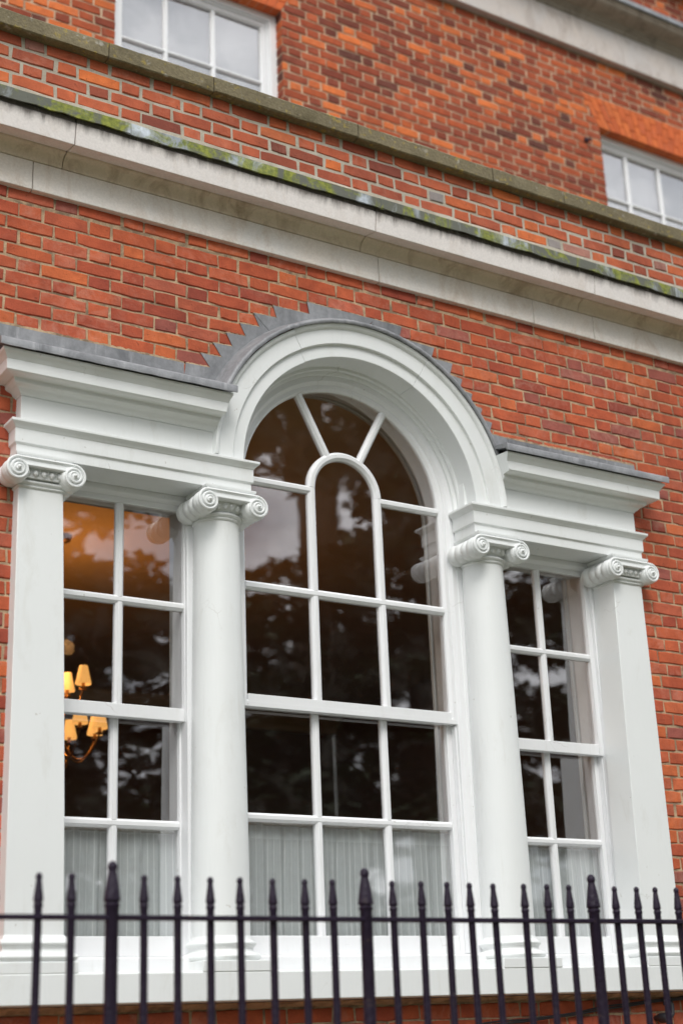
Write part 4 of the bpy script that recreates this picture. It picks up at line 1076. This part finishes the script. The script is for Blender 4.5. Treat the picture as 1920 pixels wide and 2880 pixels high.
# ------------------------------------------------------------------ chandelier
CHX, CHY, CHZ = 3.452, 3.0, 3.18
ch = thing('chandelier', 'lit brass chandelier with small cream shades, seen through the window left of the arch', 'chandelier', (CHX, CHY, CHZ))
mb = MB()
mb.lathe([(0.001, 3.20), (0.018, 3.205), (0.024, 3.23), (0.013, 3.27), (0.032, 3.31), (0.038, 3.36), (0.022, 3.41), (0.013, 3.48), (0.026, 3.62), (0.030, 3.66), (0.013, 3.72), (0.011, 3.84), (0.006, 3.90), (0.006, 4.60), (0.05, 4.62), (0.06, 4.659)], CHX, CHY, 16)
mb.build('stem', 'brass', ch, 50)
mb = MB(); mb.tube([(CHX+0.02+0.045*math.cos(a), CHY, 3.185+0.05*math.sin(a)) for a in [R(70-230*i/16) for i in range(17)]], 0.0065, 8); mb.build('hook', 'brass', ch, 60)
def arm(ang, rad_, zb, zs):
    ca_, sa_ = math.cos(ang), math.sin(ang)
    pts = []
    for i in range(19):
        u = i/18; r_ = 0.02+(rad_-0.02)*u; z_ = zb-0.155*math.sin(PI*min(1, u*1.02))**0.75+(zs-zb)*u**3
        pts.append((CHX+ca_*r_, CHY+sa_*r_, z_))
    MB().tube(pts, 0.006, 8).build('arm', 'brass', ch, 60)
    ex, ey = CHX+ca_*rad_, CHY+sa_*rad_
    MB().lathe([(0.001, zs-.006), (0.024, zs-.002), (0.026, zs+.004), (0.011, zs+.010), (0.0105, zs+.060), (0.001, zs+.061)], ex, ey, 12).build('candle', 'brass', ch, 50)
    s = MB(); rows = []
    for r_, z_ in ((0.048, zs+.030), (0.051, zs+.038), (0.043, zs+.070), (0.034, zs+.112), (0.026, zs+.150), (0.024, zs+.150), (0.032, zs+.111), (0.041, zs+.070), (0.046, zs+.036)):
        rows.append([(ex+r_*(1+0.014*math.cos(8*a))*math.cos(a), ey+r_*(1+0.014*math.cos(8*a))*math.sin(a), z_) for a in [2*PI*j/32 for j in range(32)]])
    s.grid(rows, True).build('lamp_shade', 'lamp_shade', ch, 50)
for i in range(8): arm(R(8+45*i), 0.262, 3.345, 3.345)
for i in range(4): arm(R(-40+90*i), 0.155, 3.64, 3.63)
for q, (dx, dy, dz) in enumerate(((0.04, 0.0, 3.92), (-0.04, 0.03, 3.92), (0.0, 0.0, 3.60))):
    ld = bpy.data.lights.new('chandelier_light', 'POINT'); ld.energy = 7; ld.color = (1.0, 0.48, 0.15); ld.shadow_soft_size = 0.05
    lo_ = bpy.data.objects.new('chandelier_light', ld); COL.objects.link(lo_); lo_.parent = ch; lo_.location = (dx, dy, dz-CHZ)

# ------------------------------------------------------------------ iron railing in front
RY = -1.43
kb = MB().box(-0.6, 6.6, RY-.15, RY+.15, 0.0, 0.32).build('railing_kerb', 'concrete', None, 30, 0.012); kb['kind'] = 'structure'
rail = thing('iron_railing', 'black painted iron railing with spear finials in front of the window', 'railing', (3.0, RY, 0.32))
mb = MB(); n_ = 70; rows = []
for k in range(n_+1):
    x = -0.5+7.0*k/n_; e = rng.uniform(-.0006, .0006)
    rows.append([(x, RY-.0175, 1.8635+e), (x, RY-.019, 1.8655+e), (x, RY-.019, 1.8765+e), (x, RY-.0175, 1.878+e), (x, RY+.0175, 1.878+e), (x, RY+.019, 1.876), (x, RY+.019, 1.8655), (x, RY+.0175, 1.8635)])
mb.grid(rows).build('rail', 'iron', rail, 30)
MB().box(-0.5, 6.5, RY-.018, RY+.018, 0.44, 0.454).build('rail', 'iron', rail, 30, 0.001)
def meshes(rb, rs, rball, z_sh, ztip, name):
    bar_ = MB().lathe([(rb, 0.30), (rb, 1.50), (rb, z_sh-.024), (rb*1.06, z_sh-.022), (rb*1.16, z_sh-.019), (rb*1.16, z_sh-.013), (rb*1.0, z_sh-.010)], 0, 0, 16)
    n = z_sh; L_ = ztip-z_sh
    f_ = MB().lathe([(rb*1.04, n-.0105), (rb*0.98, n-.008), (rb*1.0, n-.006), (rs*0.97, n-.003), (rs, n), (rs*0.985, n+.004), (rs*0.75, n+L_*0.42), (rball*0.84, n+L_*0.70), (rball*0.80, n+L_*0.735), (rball*0.93, n+L_*0.775), (rball, n+L_*0.84), (rball*0.9, n+L_*0.91), (rball*0.62, n+L_*0.965), (rball*0.25, n+L_*0.995), (0.0004, ztip)], 0, 0, 16)
    return bar_, f_
def mesh_only(mb, name):
    o = mb.build(name, 'iron', None, 45); me = o.data; bpy.data.objects.remove(o); return me
bs = meshes(0.0122, 0.0152, 0.0104, 1.921, 1.999, 's'); bb = meshes(0.0205, 0.0258, 0.0158, 1.922, 2.038, 'b')
m_bs, m_fs, m_bb, m_fb = mesh_only(bs[0], 'baluster'), mesh_only(bs[1], 'finial'), mesh_only(bb[0], 'baluster'), mesh_only(bb[1], 'finial')
bx = [0.382, 0.408, 0.436, 0.463, 0.489, 0.515, 0.542, 0.568, 0.595, 0.621, 0.648, 0.676, 0.701, 0.727, 0.753, 0.778, 0.804, 0.829, 0.854, 0.881, 0.907, 0.933, 0.957, 0.982]
items = [(x*4.3, i in (2, 10, 19)) for i, x in enumerate(bx)]
items = [(items[0][0]-0.113*k, k == 6) for k in range(1, 14)]+items+[(items[-1][0]+0.110*k, k == 5) for k in range(1, 18)]
for x, big in items:
    if not -0.45 < x < 6.45: continue
    b = bpy.data.objects.new('baluster', m_bb if big else m_bs); COL.objects.link(b); b.parent = rail
    b.location = (x-3.0, 0, -0.32); b.rotation_euler = (rng.uniform(-.006, .006), rng.uniform(-.006, .006), rng.uniform(0, 6))
    f = bpy.data.objects.new('finial', m_fb if big else m_fs); COL.objects.link(f); f.parent = b

# ------------------------------------------------------------------ cable and pipe on the brickwork below the sill
pts = [(3.4, -.02, 1.47), (4.0, -.02, 1.51), (4.481, -.018, 1.541), (4.739, -.024, 1.558), (5.009, -.02, 1.583), (5.291, -.024, 1.609), (5.559, -.02, 1.625), (5.9, -.02, 1.63), (6.6, -.02, 1.60)]
fine = []
for i in range(len(pts)-1):
    for k in range(6):
        u = k/6; a, b = Vector(pts[i]), Vector(pts[i+1]); p = a.lerp(b, u); fine.append((p.x, p.y, p.z+0.0015*math.sin(p.x*19)))
cb = MB(); cb.tube(fine, 0.0055, 8); cb.tube([(x, y-.004, z_+.009+.003*math.sin(x*9)) for x, y, z_ in fine], 0.0045, 7)
tag(cb.build('cable', 'cable', None, 60), 'black twin cable sagging along the bricks under the window sill', 'cable')
vp = thing('outside_tap', 'small black tap and bent pipe on the bricks at the lower right corner', 'tap', (5.40, -.03, 1.53))
MB().tube([(5.453, 0.0, 1.612), (5.453, -.04, 1.612), (5.455, -.045, 1.60), (5.453, -.045, 1.555), (5.445, -.046, 1.545), (5.40, -.05, 1.541)], 0.010, 10).build('pipe', 'cable', vp, 60)
MB().lathe_y([(0.001, -.09), (0.020, -.088), (0.024, -.08), (0.024, -.04), (0.016, -.03), (0.012, 0.0)], 5.378, 1.538, 16).build('valve', 'cable', vp, 50)
MB().box(5.44, 5.466, -.008, 0.0, 1.597, 1.627).build('bracket', 'cable', vp, 0)

# ------------------------------------------------------------------ trees across the forecourt: dark cedars mirrored in the panes
def conifer(x, y, h, spread, seed, label, base=0.22, dens=1.0, mat='needles'):
    r_ = random.Random(seed)
    t = thing('cedar_tree', label, 'tree', (x, y, 0), 'cedars facing the window')
    tr = MB(); pts = []; rad = []
    for i in range(12):
        u = i/11; pts.append((x+0.15*math.sin(u*3+seed), y+0.12*math.cos(u*4+seed), h*u)); rad.append(0.42*(1-u)**0.8*h/16+0.02)
    tr.tube(pts, rad, 10)
    V, F = [], []
    def tuft(c, s):
        # a spray of flat needle tufts
        for _ in range(3):
            a = r_.uniform(0, 2*PI); e = r_.uniform(-.5, .45); d = Vector((math.cos(a)*math.cos(e), math.sin(a)*math.cos(e), math.sin(e)))
            w_ = Vector((-math.sin(a), math.cos(a), r_.uniform(-.4, .4)))*s*0.34; k = len(V)
            o = c+Vector((r_.uniform(-1, 1), r_.uniform(-1, 1), r_.uniform(-.5, .5)))*s*0.5
            V.extend([o-w_*0.4, o+d*s*0.5-w_, o+d*s, o+d*s*0.5+w_]); F.append((k, k+1, k+2, k+3))
    nl = int(h*1.35)
    for li in range(nl):
        u = base+(1-base)*(li+r_.random()*0.6)/nl; z_ = h*u
        R_ = spread*(1-u)**0.62*r_.uniform(0.72, 1.12)+0.3
        nb = r_.randint(4, 6); a0 = r_.uniform(0, 6)
        for b in range(nb):
            if r_.random() < 0.12: continue
            a = a0+2*PI*b/nb+r_.uniform(-.35, .35); Lb = R_*r_.uniform(0.65, 1.1); rise = r_.uniform(-.06, .16)
            d = Vector((math.cos(a), math.sin(a), rise)); o = Vector((x, y, z_))
            tr.tube([tuple(o), tuple(o+d*Lb*0.5+Vector((0, 0, .12*Lb*.4))), tuple(o+d*Lb)], [0.07*(1-u)+0.02, 0.045*(1-u)+0.015, 0.008], 5, False)
            n = int(Lb*26*dens)
            for _ in range(n):
                v = r_.uniform(0.18, 1.0)**0.8; side = r_.uniform(-1, 1)*Lb*0.30*(1.15-v*0.6)
                c = o+d*Lb*v+Vector((-math.sin(a), math.cos(a), 0))*side+Vector((0, 0, .10*Lb*math.sin(PI*v)-abs(side)*0.10+r_.uniform(-.12, .12)))
                tuft(c, r_.uniform(0.20, 0.42))
    tr.build('trunk', 'bark', t, 40)
    mb = MB(); mb.v = [tuple(p) for p in V]; mb.f = F
    mb.build('crown', mat, t, 0)
conifer(8.2, -15.5, 17.5, 5.0, 3, 'broad dark cedar mirrored in the left panes of the arched window', dens=1.2)
conifer(16.9, -17.5, 20.0, 5.2, 5, 'tall dark cedar mirrored in the panes beside the right column', dens=1.05)
conifer(3.2, -18.5, 14.5, 4.6, 8, 'dark cedar mirrored in the panes of the left side window', dens=1.2)
conifer(25.5, -20.5, 19.0, 5.6, 13, 'farther cedar mirrored in the narrow right side window', dens=1.5)
conifer(18.6, -24.5, 27.0, 6.8, 44, 'tallest cedar, standing behind the gap between the two nearest cedars', 0.575, 1.15)
conifer(15.8, -23.5, 12.0, 4.8, 21, 'low dense cedar in the gap between the two nearest cedars', 0.06, 1.5)
conifer(21.0, -27.0, 13.5, 5.2, 34, 'low dense cedar farthest back, mirrored low in the right panes', 0.06, 1.2)
conifer(12.4, -24.5, 12.0, 4.4, 55, 'low dense cedar farthest back, mirrored low in the left panes', 0.06, 1.2)

# hedge added behind the camera to keep low sky light off the undersides
hr = random.Random(91)
hd = thing('added_hedge', 'long clipped hedge added behind the camera to block low sky light', 'hedge', (8, -13, 0))
hc = MB(); hx0, hx1, hy0, hy1, hh = -18.0, 34.0, -13.6, -12.3, 3.2
hc.box(hx0, hx1, hy0+.12, hy1-.12, 0.0, hh-.15).build('core', 'needles', hd, 0)
V, F = [], []
for _ in range(42000):
    u = hr.random()
    if u < 0.62: c = Vector((hr.uniform(hx0, hx1), hy1+hr.uniform(-.14, .05), hr.uniform(0, hh)))
    elif u < 0.9: c = Vector((hr.uniform(hx0, hx1), hr.uniform(hy0, hy1), hh+hr.uniform(-.16, .07)))
    else: c = Vector((hr.uniform(hx0, hx1), hy0+hr.uniform(-.05, .14), hr.uniform(0, hh)))
    d = Vector((hr.uniform(-1, 1), hr.uniform(-1, 1), hr.uniform(-1, 1))).normalized()*0.10; w_ = d.orthogonal().normalized()*0.035; k = len(V)
    V += [tuple(c-d*.4), tuple(c+w_), tuple(c+d), tuple(c-w_)]; F.append((k, k+1, k+2, k+3))
mb = MB(); mb.v = V; mb.f = F; mb.build('foliage', 'needles', hd, 0, kind='stuff')
